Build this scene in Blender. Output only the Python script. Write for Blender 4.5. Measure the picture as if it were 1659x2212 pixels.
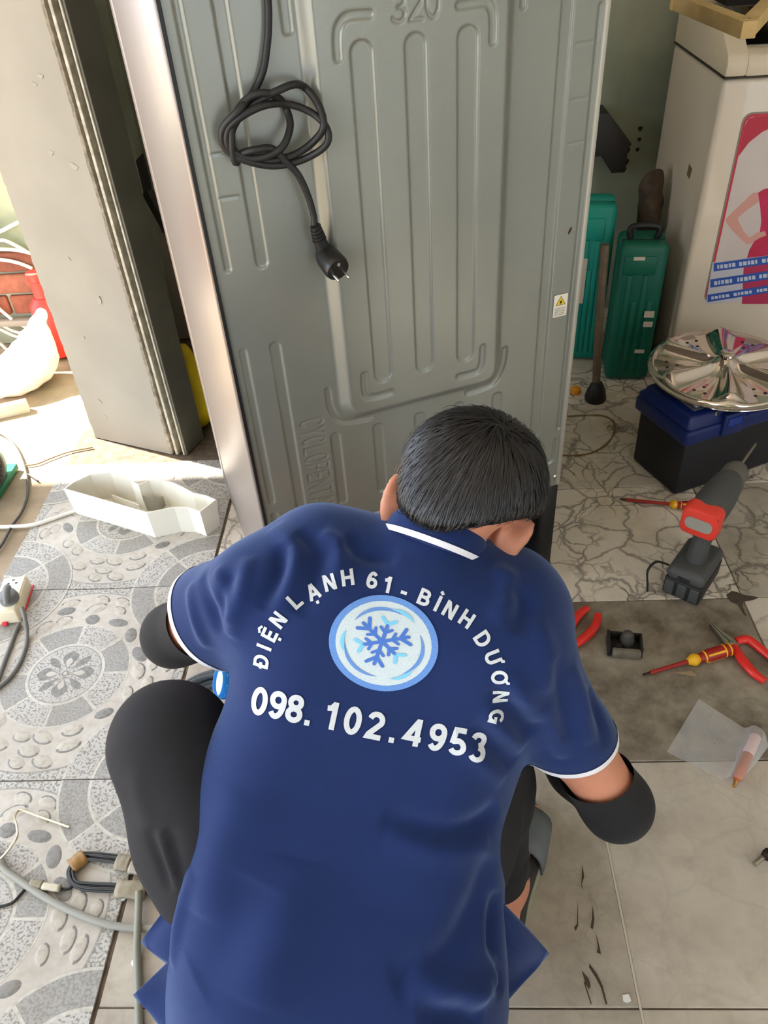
import bpy, bmesh, math, random
import numpy as np
from mathutils import Vector, Matrix, noise as mnoise
from mathutils.bvhtree import BVHTree
for o in list(bpy.data.objects): bpy.data.objects.remove(o, do_unlink=True)
S = bpy.context.scene
COL = S.collection
rnd = random.Random(7)

# ------------------------------------------------------------------ camera
CAMZ = 1.29
FPX = 1700.0
M3 = np.array([[0.99806379, 0.02023999, -0.05881337],
               [-0.03189342, -0.64526494, -0.76329284],
               [-0.05339924, 0.76369071, -0.64337005]])     # rows: right, down, forward
cd = bpy.data.cameras.new('camera')
cam = bpy.data.objects.new('camera', cd); COL.objects.link(cam)
cd.sensor_fit = 'HORIZONTAL'; cd.sensor_width = 36; cd.lens = 36 * FPX / 1659
cd.clip_start = .02; cd.clip_end = 200
r_, d_, f_ = M3
cam.matrix_world = Matrix(((r_[0], -d_[0], -f_[0], 0), (r_[1], -d_[1], -f_[1], 0), (r_[2], -d_[2], -f_[2], CAMZ), (0, 0, 0, 1)))
S.camera = cam

# ------------------------------------------------------------------ light
w = bpy.data.worlds.new('sky'); S.world = w; w.use_nodes = True
wn = w.node_tree; wn.nodes.clear()
wo = wn.nodes.new('ShaderNodeOutputWorld'); wb = wn.nodes.new('ShaderNodeBackground')
ws = wn.nodes.new('ShaderNodeTexSky'); ws.sky_type = 'NISHITA'; ws.sun_disc = False
ws.sun_elevation = math.radians(58); ws.sun_rotation = math.radians(-70); ws.dust_density = 4; ws.air_density = 1.2
wmx = wn.nodes.new('ShaderNodeMix'); wmx.data_type = 'RGBA'; wmx.inputs[0].default_value = .85
wmx.inputs[7].default_value = (5.2, 5.9, 6.9, 1)                 # bright tropical haze over the blue
wn.links.new(ws.outputs[0], wmx.inputs[6]); wn.links.new(wmx.outputs[2], wb.inputs[0])
wb.inputs[1].default_value = .42
wn.links.new(wb.outputs[0], wo.inputs[0])
sl = bpy.data.lights.new('sun', 'SUN'); sun = bpy.data.objects.new('sun', sl); COL.objects.link(sun)
sl.energy = 20; sl.angle = math.radians(.8); sl.color = (1, .93, .82)
SUN_DIR = Vector((-.80, .36, 1.02)).normalized()                # towards the sun
sun.rotation_euler = SUN_DIR.to_track_quat('Z', 'Y').to_euler(); sun.location = (-4, 2, 5)
S.view_settings.view_transform = 'Standard'; S.view_settings.look = 'None'
S.view_settings.gamma = 1; S.view_settings.use_curve_mapping = False
S.view_settings.exposure = 1.02

# ------------------------------------------------------------------ helpers
def ray(px, py): return M3.T @ np.array([(px - 829.5) / FPX, (py - 1106) / FPX, 1.0])
def fl(px, py, z=0.0):                                           # point of the plane at height z
    d = ray(px, py); t = (z - CAMZ) / d[2]; return Vector((d[0] * t, d[1] * t, z))
def P(px, py, dep):
    d = ray(px, py) * dep; return np.array([d[0], d[1], d[2] + CAMZ])
def wall_pt(px, py, y):
    d = ray(px, py); t = y / d[1]; return Vector((d[0] * t, y, CAMZ + d[2] * t))
def lin(c): return tuple(((x / 255) / 12.92 if x / 255 <= .04045 else ((x / 255 + .055) / 1.055) ** 2.4) for x in c) + (1,)

def mat(name, rgb, rough=.6, metal=0, var=.0, vscale=20, bump=0, bscale=80, rgb2=None, trans=0, ior=1.45, spec=.5, coat=0, sheen=0, detail=4, alpha=1):
    m = bpy.data.materials.new(name); m.use_nodes = True
    nt = m.node_tree; b = nt.nodes['Principled BSDF']
    c = lin(rgb)
    b.inputs['Base Color'].default_value = c; b.inputs['Roughness'].default_value = rough; b.inputs['Metallic'].default_value = metal
    b.inputs['Specular IOR Level'].default_value = spec; b.inputs['IOR'].default_value = ior
    b.inputs['Transmission Weight'].default_value = trans; b.inputs['Coat Weight'].default_value = coat
    b.inputs['Sheen Weight'].default_value = sheen; b.inputs['Alpha'].default_value = alpha
    tc = nt.nodes.new('ShaderNodeTexCoord')
    if var or rgb2:
        n = nt.nodes.new('ShaderNodeTexNoise'); n.inputs['Scale'].default_value = vscale; n.inputs['Detail'].default_value = detail
        nt.links.new(tc.outputs['Object'], n.inputs['Vector'])
        r = nt.nodes.new('ShaderNodeValToRGB'); r.color_ramp.elements[0].position = .35; r.color_ramp.elements[1].position = .65
        c2 = lin(rgb2) if rgb2 else tuple(min(1, x * (1 + var)) for x in c[:3]) + (1,)
        c1 = c if rgb2 else tuple(x * (1 - var) for x in c[:3]) + (1,)
        r.color_ramp.elements[0].color = c1; r.color_ramp.elements[1].color = c2
        nt.links.new(n.outputs['Fac'], r.inputs['Fac']); nt.links.new(r.outputs['Color'], b.inputs['Base Color'])
    if bump:
        n2 = nt.nodes.new('ShaderNodeTexNoise'); n2.inputs['Scale'].default_value = bscale; n2.inputs['Detail'].default_value = 3
        nt.links.new(tc.outputs['Object'], n2.inputs['Vector'])
        bp = nt.nodes.new('ShaderNodeBump'); bp.inputs['Strength'].default_value = bump; bp.inputs['Distance'].default_value = .002
        nt.links.new(n2.outputs['Fac'], bp.inputs['Height']); nt.links.new(bp.outputs['Normal'], b.inputs['Normal'])
    return m

def link(name, me, m=None, parent=None, smooth=False):
    if m is not None:
        for x in (m if isinstance(m, (list, tuple)) else [m]): me.materials.append(x)
    if smooth: me.polygons.foreach_set('use_smooth', [True] * len(me.polygons))
    o = bpy.data.objects.new(name, me); COL.objects.link(o)
    if parent is not None: o.parent = parent
    return o
def pyobj(name, v, f, m=None, parent=None, smooth=False):
    me = bpy.data.meshes.new(name); me.from_pydata([tuple(float(c) for c in p) for p in v], [], [tuple(int(i) for i in q) for q in f]); me.update()
    return link(name, me, m, parent, smooth)
def bmobj(name, bm, m=None, parent=None, smooth=False, angle=None):
    me = bpy.data.meshes.new(name); bm.normal_update(); bm.to_mesh(me); bm.free()
    o = link(name, me, m, parent, smooth or angle is not None)
    if angle is not None: me.set_sharp_from_angle(angle=math.radians(angle))
    return o
def tag(o, label, cat, group=None, kind=None):
    o['label'] = label; o['category'] = cat
    if group: o['group'] = group
    if kind: o['kind'] = kind
    return o
def struct(o): o['kind'] = 'structure'; return o
def thing(name, label, cat, loc=(0, 0, 0), rz=0, group=None):
    o = bpy.data.objects.new(name, None); COL.objects.link(o); o.empty_display_size = .05
    o.location = loc; o.rotation_euler = (0, 0, rz); return tag(o, label, cat, group)
def add_box(bm, x0, x1, y0, y1, z0, z1, bev=0, seg=2, mx=None, mi=0):
    r = bmesh.ops.create_cube(bm, size=1)
    vs = r['verts']
    for v in vs: v.co = Vector((x0 + (v.co.x + .5) * (x1 - x0), y0 + (v.co.y + .5) * (y1 - y0), z0 + (v.co.z + .5) * (z1 - z0)))
    if bev:
        es = list({e for v in vs for e in v.link_edges})
        r2 = bmesh.ops.bevel(bm, geom=es, offset=bev, segments=seg, profile=.5, affect='EDGES')
        vs = list({v for f in r2['faces'] for v in f.verts} | {v for v in vs if v.is_valid})
    fs = {f for v in vs for f in v.link_faces}
    for f in fs: f.material_index = mi
    if mx is not None: bmesh.ops.transform(bm, matrix=mx, verts=vs)
    return vs
def box(name, x0, x1, y0, y1, z0, z1, m, parent=None, bev=.003, seg=2, mx=None):
    bm = bmesh.new(); add_box(bm, x0, x1, y0, y1, z0, z1, bev, seg, mx); return bmobj(name, bm, m, parent, angle=35)
def frame_to(a, b, up=(0, 0, 1)):                                 # matrix whose z axis runs a -> b
    a = Vector(a); z = (Vector(b) - a).normalized(); up = Vector(up)
    if abs(z.dot(up)) > .98: up = Vector((1, 0, 0))
    x = up.cross(z).normalized(); y = z.cross(x)
    return Matrix(((x.x, y.x, z.x, a.x), (x.y, y.y, z.y, a.y), (x.z, y.z, z.z, a.z), (0, 0, 0, 1)))
def add_lathe(bm, prof, seg=24, mx=None, mi=0, cap=True, sx=1, sy=1):
    rings = []
    for (r, z) in prof:
        rings.append([bm.verts.new((math.cos(2 * math.pi * k / seg) * r * sx, math.sin(2 * math.pi * k / seg) * r * sy, z)) for k in range(seg)])
    fs = []
    for a, b in zip(rings, rings[1:]):
        for k in range(seg): fs.append(bm.faces.new((a[k], a[(k + 1) % seg], b[(k + 1) % seg], b[k])))
    if cap: fs.append(bm.faces.new(rings[0][::-1])); fs.append(bm.faces.new(rings[-1]))
    for f in fs: f.material_index = mi
    if mx is not None: bmesh.ops.transform(bm, matrix=mx, verts=[v for r in rings for v in r])
def lathe(name, prof, m, parent=None, seg=24, mx=None, sx=1, sy=1, ang=40):
    bm = bmesh.new(); add_lathe(bm, prof, seg, mx, 0, True, sx, sy); return bmobj(name, bm, m, parent, angle=ang)
def catmull(pts, n=8, closed=False):
    pts = [Vector(p) for p in pts]; out = []
    m_ = len(pts); rng = range(m_ if closed else m_ - 1)
    for i in rng:
        g = lambda k: pts[k % m_] if closed else pts[max(0, min(m_ - 1, k))]
        p0, p1, p2, p3 = g(i - 1), g(i), g(i + 1), g(i + 2)
        for s in range(n):
            t = s / n
            out.append(.5 * ((2 * p1) + (p2 - p0) * t + (2 * p0 - 5 * p1 + 4 * p2 - p3) * t * t + (3 * p1 - p0 - 3 * p2 + p3) * t ** 3))
    if not closed: out.append(pts[-1].copy())
    return out
def add_tube(bm, pts, r, seg=8, closed=False, mi=0, flat=1.0):
    pts = [Vector(p) for p in pts]; n = len(pts); rings = []
    rr = r if callable(r) else (lambda t: r)
    nrm = None
    for i in range(n):
        a = pts[i - 1] if (i > 0 or closed) else pts[0]; b = pts[(i + 1) % n] if (i < n - 1 or closed) else pts[-1]
        t = (b - a)
        if t.length < 1e-9: t = Vector((0, 0, 1))
        t.normalize()
        if nrm is None:
            nrm = t.cross(Vector((0, 0, 1)) if abs(t.z) < .9 else Vector((1, 0, 0))).normalized()
        else:
            nrm = (nrm - t * nrm.dot(t)).normalized()
        bn = t.cross(nrm); rad = rr(i / max(1, n - 1))
        rings.append([bm.verts.new(pts[i] + (nrm * math.cos(2 * math.pi * k / seg) + bn * math.sin(2 * math.pi * k / seg) * flat) * rad) for k in range(seg)])
    fs = []
    for i in range(n if closed else n - 1):
        a, b = rings[i], rings[(i + 1) % n]
        for k in range(seg): fs.append(bm.faces.new((a[k], a[(k + 1) % seg], b[(k + 1) % seg], b[k])))
    if not closed: fs.append(bm.faces.new(rings[0][::-1])); fs.append(bm.faces.new(rings[-1]))
    for f in fs: f.material_index = mi
def tube(name, pts, r, m, parent=None, seg=8, n=8, closed=False, smooth=True, flat=1.0):
    bm = bmesh.new(); add_tube(bm, catmull(pts, n, closed) if n > 1 else pts, r, seg, closed, 0, flat); return bmobj(name, bm, m, parent, angle=50)
def add_prism(bm, poly, z0, z1, mx=None, mi=0):
    a = [bm.verts.new((p[0], p[1], z0)) for p in poly]; b = [bm.verts.new((p[0], p[1], z1)) for p in poly]; n = len(poly)
    fs = [bm.faces.new(a[::-1]), bm.faces.new(b)]
    for k in range(n): fs.append(bm.faces.new((a[k], a[(k + 1) % n], b[(k + 1) % n], b[k])))
    for f in fs: f.material_index = mi
    if mx is not None: bmesh.ops.transform(bm, matrix=mx, verts=a + b)
    return a + b
def prism(name, poly, z0, z1, m, parent=None, mx=None, bev=0):
    bm = bmesh.new(); add_prism(bm, poly, z0, z1, mx)
    if bev: bmesh.ops.bevel(bm, geom=list(bm.edges), offset=bev, segments=2, profile=.5, affect='EDGES')
    bmesh.ops.recalc_face_normals(bm, faces=list(bm.faces))
    return bmobj(name, bm, m, parent, angle=35)
def rrect(x0, x1, y0, y1, r, n=6):
    out = []
    for (cx, cy, a0) in ((x1 - r, y1 - r, 0), (x0 + r, y1 - r, 90), (x0 + r, y0 + r, 180), (x1 - r, y0 + r, 270)):
        for k in range(n + 1):
            a = math.radians(a0 + 90 * k / n); out.append((cx + r * math.cos(a), cy + r * math.sin(a)))
    return out
def copy_tree(o, parent=None):
    c = o.copy(); COL.objects.link(c)
    if parent is not None: c.parent = parent
    for ch in list(o.children): copy_tree(ch, c)
    return c
# ------------------------------------------------------------------ the setting: floor, tiles, walls
TX0, TXP, TY0, TYP = -1.026, .510, .2875, .4985                   # patterned tiles
RX0, RP, RY0 = -.511, .3975, .4095                                # plain / marble tiles, 40 cm
grout = mat('grout', (96, 82, 68), .9, var=.3, vscale=40)
fbm = bmesh.new(); add_box(fbm, -1.026, 2.45, -2.4, 2.7, -.06, -.0035)
floor = struct(bmobj('floor', fbm, grout))

def tile_marble():
    m = bpy.data.materials.new('marble_tile'); m.use_nodes = True; nt = m.node_tree; b = nt.nodes['Principled BSDF']
    N = nt.nodes.new; L = nt.links.new
    tc = N('ShaderNodeTexCoord'); oi = N('ShaderNodeObjectInfo')
    geo = N('ShaderNodeNewGeometry')
    nz = N('ShaderNodeTexNoise'); nz.inputs['Scale'].default_value = 9; nz.inputs['Detail'].default_value = 5; L(geo.outputs['Position'], nz.inputs['Vector'])
    mx = N('ShaderNodeMix'); mx.data_type = 'VECTOR'; mx.inputs[0].default_value = .11
    L(geo.outputs['Position'], mx.inputs[4]); L(nz.outputs['Color'], mx.inputs[5])
    def veins(scale, lo, hi):
        v = N('ShaderNodeTexVoronoi'); v.feature = 'DISTANCE_TO_EDGE'; v.inputs['Scale'].default_value = scale; L(mx.outputs[1], v.inputs['Vector'])
        r = N('ShaderNodeMapRange'); r.inputs[1].default_value = lo; r.inputs[2].default_value = hi; r.inputs[3].default_value = 1; r.inputs[4].default_value = 0; L(v.outputs[0], r.inputs[0]); return r
    v1 = veins(9, .0, .045); v2 = veins(21, 0, .06)
    msk = N('ShaderNodeTexNoise'); msk.inputs['Scale'].default_value = 6; L(geo.outputs['Position'], msk.inputs['Vector'])
    mr = N('ShaderNodeMapRange'); mr.inputs[1].default_value = .42; mr.inputs[2].default_value = .62; L(msk.outputs[0], mr.inputs[0])
    m2 = N('ShaderNodeMath'); m2.operation = 'MULTIPLY'; L(v2.outputs[0], m2.inputs[0]); L(mr.outputs[0], m2.inputs[1])
    m1 = N('ShaderNodeMath'); m1.operation = 'MULTIPLY'; m1.inputs[1].default_value = .75; L(v1.outputs[0], m1.inputs[0])
    mm = N('ShaderNodeMath'); mm.operation = 'MAXIMUM'; L(m1.outputs[0], mm.inputs[0]); L(m2.outputs[0], mm.inputs[1])
    vs = N('ShaderNodeMath'); vs.operation = 'MULTIPLY'; L(mm.outputs[0], vs.inputs[0])
    va = N('ShaderNodeAttribute'); va.attribute_type = 'OBJECT'; va.attribute_name = 'veins'
    at = N('ShaderNodeAttribute'); at.attribute_type = 'OBJECT'; at.attribute_name = 'dirt'
    # vein visibility falls with dirt
    vis = N('ShaderNodeMapRange'); vis.inputs[1].default_value = 0; vis.inputs[2].default_value = 1; vis.inputs[3].default_value = .92; vis.inputs[4].default_value = .08; vis.inputs[3].default_value = 0; vis.inputs[4].default_value = .95; L(va.outputs['Fac'], vis.inputs[0]); L(vis.outputs[0], vs.inputs[1])
    base = N('ShaderNodeMix'); base.data_type = 'RGBA'; base.inputs[6].default_value = lin((232, 224, 210)); base.inputs[7].default_value = lin((200, 188, 170))
    nb = N('ShaderNodeTexNoise'); nb.inputs['Scale'].default_value = 14; nb.inputs['Detail'].default_value = 6; L(geo.outputs['Position'], nb.inputs['Vector']); L(nb.outputs[0], base.inputs[0])
    dirt = N('ShaderNodeMix'); dirt.data_type = 'RGBA'; dirt.inputs[6].default_value = lin((158, 149, 133)); dirt.inputs[7].default_value = lin((100, 90, 76))
    nd = N('ShaderNodeTexNoise'); nd.inputs['Scale'].default_value = 11; nd.inputs['Detail'].default_value = 8; nd.inputs['Roughness'].default_value = .65; L(geo.outputs['Position'], nd.inputs['Vector'])
    ndr = N('ShaderNodeMapRange'); ndr.inputs[1].default_value = .36; ndr.inputs[2].default_value = .64; L(nd.outputs[0], ndr.inputs[0]); L(ndr.outputs[0], dirt.inputs[0])
    bd = N('ShaderNodeMix'); bd.data_type = 'RGBA'; L(at.outputs['Fac'], bd.inputs[0]); L(base.outputs[2], bd.inputs[6]); L(dirt.outputs[2], bd.inputs[7])
    # patchy stains over everything
    st = N('ShaderNodeTexNoise'); st.inputs['Scale'].default_value = 4.5; st.inputs['Detail'].default_value = 9; st.inputs['Roughness'].default_value = .7; L(geo.outputs['Position'], st.inputs['Vector'])
    sr = N('ShaderNodeMapRange'); sr.inputs[1].default_value = .5; sr.inputs[2].default_value = .75; sr.inputs[3].default_value = 0; sr.inputs[4].default_value = .45; L(st.outputs[0], sr.inputs[0])
    s2 = N('ShaderNodeMix'); s2.data_type = 'RGBA'; L(sr.outputs[0], s2.inputs[0]); L(bd.outputs[2], s2.inputs[6]); s2.inputs[7].default_value = lin((98, 84, 66))
    fin = N('ShaderNodeMix'); fin.data_type = 'RGBA'; L(vs.outputs[0], fin.inputs[0]); L(s2.outputs[2], fin.inputs[6]); fin.inputs[7].default_value = lin((52, 44, 36))
    L(fin.outputs[2], b.inputs['Base Color'])
    rr = N('ShaderNodeMapRange'); rr.inputs[3].default_value = .3; rr.inputs[4].default_value = .6; L(nd.outputs[0], rr.inputs[0]); L(rr.outputs[0], b.inputs['Roughness'])
    bp = N('ShaderNodeBump'); bp.inputs['Strength'].default_value = .12; bp.inputs['Distance'].default_value = .002; L(nd.outputs[0], bp.inputs['Height']); L(bp.outputs[0], b.inputs['Normal'])
    return m
marble = tile_marble()
def tile_mesh(name, sx, sy, g=.0012, bev=.0012, z=-.0005, th=.008):
    bm = bmesh.new(); add_box(bm, -sx / 2 + g, sx / 2 - g, -sy / 2 + g, sy / 2 - g, z - th, z, bev, 1)
    me = bpy.data.meshes.new(name); bm.to_mesh(me); bm.free(); return me
tme = tile_mesh('tile', RP, RP); tme.materials.append(marble)
dirtmap = {(0, 0): .9, (0, 1): .95, (0, 2): .75, (0, 3): .3}
for i in range(7):
    for j in range(-7, 6):
        x = RX0 + RP * (i + .5); y = RY0 + RP * (j + .5)
        if y > 2.7: continue
        o = bpy.data.objects.new('tile', tme); COL.objects.link(o); o.parent = floor
        o.location = (x, y, rnd.uniform(-.0006, .0006)); o.rotation_euler = (rnd.uniform(-.002, .002), rnd.uniform(-.002, .002), 0)
        d = {-1: .85, 0: .86, 1: 1.0}.get(j, 0.08 if j >= 2 else .9)
        if j == 2: d = .0
        if i <= 1 and j <= 1: d = .6
        if i >= 3 and j == 1: d = .25
        if i >= 3 and j == 2: d = .6
        if i == 2 and j == 3: d = .25
        vn = .95 if j >= 2 else .12
        if j <= 0: d = .42 if i >= 2 else .6
        if i >= 3 and j == 1: vn = .5
        o['dirt'] = float(d); o['veins'] = float(vn)

# patterned 50 cm ceramic tiles on the left: medallion, pebble ring and corner rings in low relief
def speckle(name, c1, c2, scale=190, lo=.47, hi=.6):
    m = mat(name, c1, .55); nt = m.node_tree; b = nt.nodes['Principled BSDF']; N = nt.nodes.new; L = nt.links.new
    g = N('ShaderNodeNewGeometry'); n = N('ShaderNodeTexNoise'); n.inputs['Scale'].default_value = scale; n.inputs['Detail'].default_value = 3; L(g.outputs['Position'], n.inputs['Vector'])
    r = N('ShaderNodeValToRGB'); r.color_ramp.elements[0].position = lo; r.color_ramp.elements[1].position = hi
    r.color_ramp.elements[0].color = lin(c1); r.color_ramp.elements[1].color = lin(c2); L(n.outputs[0], r.inputs[0])
    n2 = N('ShaderNodeTexNoise'); n2.inputs['Scale'].default_value = 7; n2.inputs['Detail'].default_value = 5; L(g.outputs['Position'], n2.inputs['Vector'])
    mr = N('ShaderNodeMapRange'); mr.inputs[1].default_value = .35; mr.inputs[2].default_value = .7; mr.inputs[3].default_value = 0; mr.inputs[4].default_value = .35; L(n2.outputs[0], mr.inputs[0])
    mx = N('ShaderNodeMix'); mx.data_type = 'RGBA'; L(mr.outputs[0], mx.inputs[0]); L(r.outputs[0], mx.inputs[6]); mx.inputs[7].default_value = lin((132, 122, 106))
    L(mx.outputs[2], b.inputs['Base Color']); return m
granite = speckle('granite_print', (187, 184, 177), (127, 124, 118))
granite_dark = speckle('granite_dark_print', (159, 157, 152), (131, 129, 125), 260, .42, .62)
granite_light = speckle('granite_light_print', (185, 182, 176), (124, 119, 114), 230, .5, .62)
cream = speckle('cream_print', (195, 189, 180), (182, 173, 161), 60, .4, .7)
line_m = speckle('pale_line_print', (200, 197, 187), (176, 170, 159), 90, .45, .7)
peb_dark = speckle('dark_pebble_print', (129, 128, 125), (111, 110, 106), 120)
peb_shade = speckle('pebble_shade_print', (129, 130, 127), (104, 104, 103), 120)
peb_light = speckle('pale_pebble_print', (192, 185, 173), (176, 169, 157), 90)
PM = [granite_dark, granite_light, cream, line_m, peb_dark]
def sector(bm, cx, cy, r0, r1, a0, a1, z, mi, n=14):
    a = [math.radians(a0 + (a1 - a0) * k / n) for k in range(n + 1)]
    vi = [bm.verts.new((cx + r0 * math.cos(t), cy + r0 * math.sin(t), z)) for t in a]; vo = [bm.verts.new((cx + r1 * math.cos(t), cy + r1 * math.sin(t), z)) for t in a]
    for k in range(n): bm.faces.new((vi[k], vo[k], vo[k + 1], vi[k + 1])).material_index = mi
def poly(bm, pts, z, mi): bm.faces.new([bm.verts.new((p[0], p[1], z)) for p in pts]).material_index = mi
R_IN, R_RING, R_PEB = .076, .132, .232
pb = bmesh.new(); z0 = .0002
sector(pb, 0, 0, .001, R_PEB, 0, 360, z0, 2, 90)                              # cream bed
sector(pb, 0, 0, R_PEB, R_PEB + .003, 0, 360, z0 * 1.2, 0, 90)
sector(pb, 0, 0, R_IN, R_RING + .004, 0, 360, z0 * 2, 3, 90)                   # pale joints of the ring
for k in range(8):
    sector(pb, 0, 0, R_IN + .006, R_RING, 45 * k + 1.5 * (.1 / .1), 45 * (k + 1) - 1.5, z0 * 3, k % 2, 10)
sector(pb, 0, 0, .001, R_IN, 0, 360, z0 * 2, 0, 60); sector(pb, 0, 0, .001, R_IN - .003, 0, 360, z0 * 2.5, 1, 60)
def petal(ang, l0, l1, wd, z, mi, n=10):
    pts = []
    for k in range(n + 1):
        t = k / n; pts.append((l0 + (l1 - l0) * t, wd * math.sin(math.pi * t ** 1.6)))
    pts += [(p[0], -p[1]) for p in pts[-2:0:-1]]
    c, s = math.cos(ang), math.sin(ang); poly(pb, [(p[0] * c - p[1] * s, p[0] * s + p[1] * c) for p in pts], z, mi)
for k in range(4):
    a = math.radians(90 * k + 2); petal(a, .008, .062, .017, z0 * 3.5, 4); petal(a, .012, .042, .007, z0 * 4, 2)
    petal(a + math.radians(45), .012, .062, .0085, z0 * 3.5, 4)
sector(pb, 0, 0, .0005, .0075, 0, 360, z0 * 4, 4, 16); sector(pb, 0, 0, .0004, .0045, 0, 360, z0 * 4.5, 2, 16)
for (sx, sy) in ((1, 1), (-1, 1), (-1, -1), (1, -1)):
    cx, cy = sx * (TXP / 2 - .0012), sy * (TYP / 2 - .0012); a0 = {(1, 1): 180, (-1, 1): 270, (-1, -1): 0, (1, -1): 90}[(sx, sy)]
    sector(pb, cx, cy, .001, .177, a0, a0 + 90, z0 * 5, 3, 24)
    sector(pb, cx, cy, .122, .172, a0, a0 + 44, z0 * 6, 0, 12); sector(pb, cx, cy, .122, .172, a0 + 46, a0 + 90, z0 * 6, 1, 12)
    sector(pb, cx, cy, .052, .116, a0, a0 + 43, z0 * 6, 1, 12); sector(pb, cx, cy, .052, .116, a0 + 47, a0 + 90, z0 * 6, 0, 12)
    sector(pb, cx, cy, .001, .047, a0, a0 + 90, z0 * 6, 0, 12)
pat_me = bpy.data.meshes.new('printed_pattern'); pb.to_mesh(pat_me); pb.free()
for m in PM: pat_me.materials.append(m)
def pebble_mesh(n=14):
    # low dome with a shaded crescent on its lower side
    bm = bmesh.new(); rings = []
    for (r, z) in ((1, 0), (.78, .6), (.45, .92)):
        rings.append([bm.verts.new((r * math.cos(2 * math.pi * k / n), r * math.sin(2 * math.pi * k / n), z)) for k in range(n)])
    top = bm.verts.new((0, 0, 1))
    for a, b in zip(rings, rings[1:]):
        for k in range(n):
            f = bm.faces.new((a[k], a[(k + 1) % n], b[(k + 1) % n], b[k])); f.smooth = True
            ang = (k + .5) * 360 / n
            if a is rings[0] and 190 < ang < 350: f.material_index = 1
    for k in range(n): f = bm.faces.new((rings[-1][k], rings[-1][(k + 1) % n], top)); f.smooth = True
    return bm
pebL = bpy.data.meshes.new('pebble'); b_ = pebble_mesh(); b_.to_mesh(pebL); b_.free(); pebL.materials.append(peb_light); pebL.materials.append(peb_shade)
pebD = bpy.data.meshes.new('pebble_dark'); b_ = pebble_mesh(); b_.to_mesh(pebD); b_.free(); pebD.materials.append(peb_dark); pebD.materials.append(peb_dark)
ptm = tile_mesh('patterned_tile', TXP, TYP, z=0.0); ptm.materials.append(granite)
pebs = []
pr_ = random.Random(5)
for (rad, cnt, off) in ((.155, 17, 0), (.186, 18, 8), (.214, 21, 3)):
    for k in range(cnt):
        a = 2 * math.pi * k / cnt + math.radians(off) + pr_.uniform(-.06, .06)
        r = rad + pr_.uniform(-.004, .004); L_ = pr_.uniform(.017, .0255); W_ = pr_.uniform(.011, .0150)
        x, y = r * math.cos(a), r * math.sin(a)
        if min((abs(x) - TXP / 2) ** 2 + (abs(y) - TYP / 2) ** 2, 9) < .19 ** 2: continue
        if abs(x) > TXP / 2 - .02 or abs(y) > TYP / 2 - .02: continue
        pebs.append((x, y, a + math.pi / 2 + pr_.uniform(-.5, .5), L_, W_, pr_.random() < .22))
for j in range(-3, 3):
    y = TY0 + TYP * (j + .5)
    if y < -1: continue
    t = bpy.data.objects.new('patterned_tile', ptm); COL.objects.link(t); t.parent = floor; t.location = (TX0 + TXP / 2, y, 0)
    p = bpy.data.objects.new('printed_pattern', pat_me); COL.objects.link(p); p.parent = t
    if -1 < j < 3:
        for (x, yy, a, L_, W_, dk) in pebs:
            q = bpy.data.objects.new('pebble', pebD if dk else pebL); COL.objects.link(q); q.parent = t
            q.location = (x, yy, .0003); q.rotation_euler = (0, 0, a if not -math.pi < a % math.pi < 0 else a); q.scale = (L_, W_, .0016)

# ---- walls
plaster = mat('cream_plaster', (152, 146, 133), .8, var=.05, vscale=6, bump=.25, bscale=30)
plaster_edge = mat('broken_plaster_edge', (196, 184, 164), .95, rgb2=(150, 140, 124), vscale=60, bump=.8, bscale=120)
greenwall = mat('faded_green_wall', (158, 162, 142), .85, rgb2=(130, 136, 118), vscale=3.5, bump=.2, bscale=25, detail=8)
ceil_m = mat('ceiling_paint', (205, 202, 195), .9, var=.04)
pa = Vector((-.984, 1.922, 0)); pb_ = Vector((-.722, 1.817, 0))
pd = (pb_ - pa).normalized(); pn = Vector((pd.y, -pd.x, 0))                     # pn: towards the camera side
plen = (pb_ - pa).length
PMX = Matrix(((pd.x, -pn.x, 0, pa.x), (pd.y, -pn.y, 0, pa.y), (0, 0, 1, 0), (0, 0, 0, 1)))   # local x along face, y into the wall
wbm = bmesh.new()
def jag(z, s): return .0025 * mnoise.noise(Vector((z * 22, s, 0))) + .002 * mnoise.noise(Vector((z * 60, s, 3)))
nz_ = 220; ring = []
prof = [(0, .10), (0, .006), (.006, 0), (plen - .005, 0), (plen, .004), (plen, .10)]
for k in range(nz_ + 1):
    z = 2.9 * k / nz_; row = []
    for q, (x, y) in enumerate(prof):
        dx = 0; dy = 0
        if q in (1, 2): dx = jag(z, 1) * 1.4 ; dy = abs(jag(z, 7))
        if q in (3, 4): dx = jag(z, 4) * .9; dy = abs(jag(z, 9))
        row.append(wbm.verts.new((x + dx, y + dy, z)))
    ring.append(row)
for k in range(nz_):
    for q in range(len(prof)):
        q2 = (q + 1) % len(prof)
        f = wbm.faces.new((ring[k][q], ring[k][q2], ring[k + 1][q2], ring[k + 1][q])); f.material_index = 0 if q in (2, ) else 1
wbm.faces.new([v for v in ring[-1]]); wbm.faces.new([v for v in ring[0]][::-1])
bmesh.ops.recalc_face_normals(wbm, faces=list(wbm.faces))
bmesh.ops.transform(wbm, matrix=PMX, verts=list(wbm.verts))
wl = struct(bmobj('wall_left', wbm, [plaster, plaster_edge], angle=30))
chip_m = mat('plaster_chip', (160, 153, 139), .9)
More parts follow.
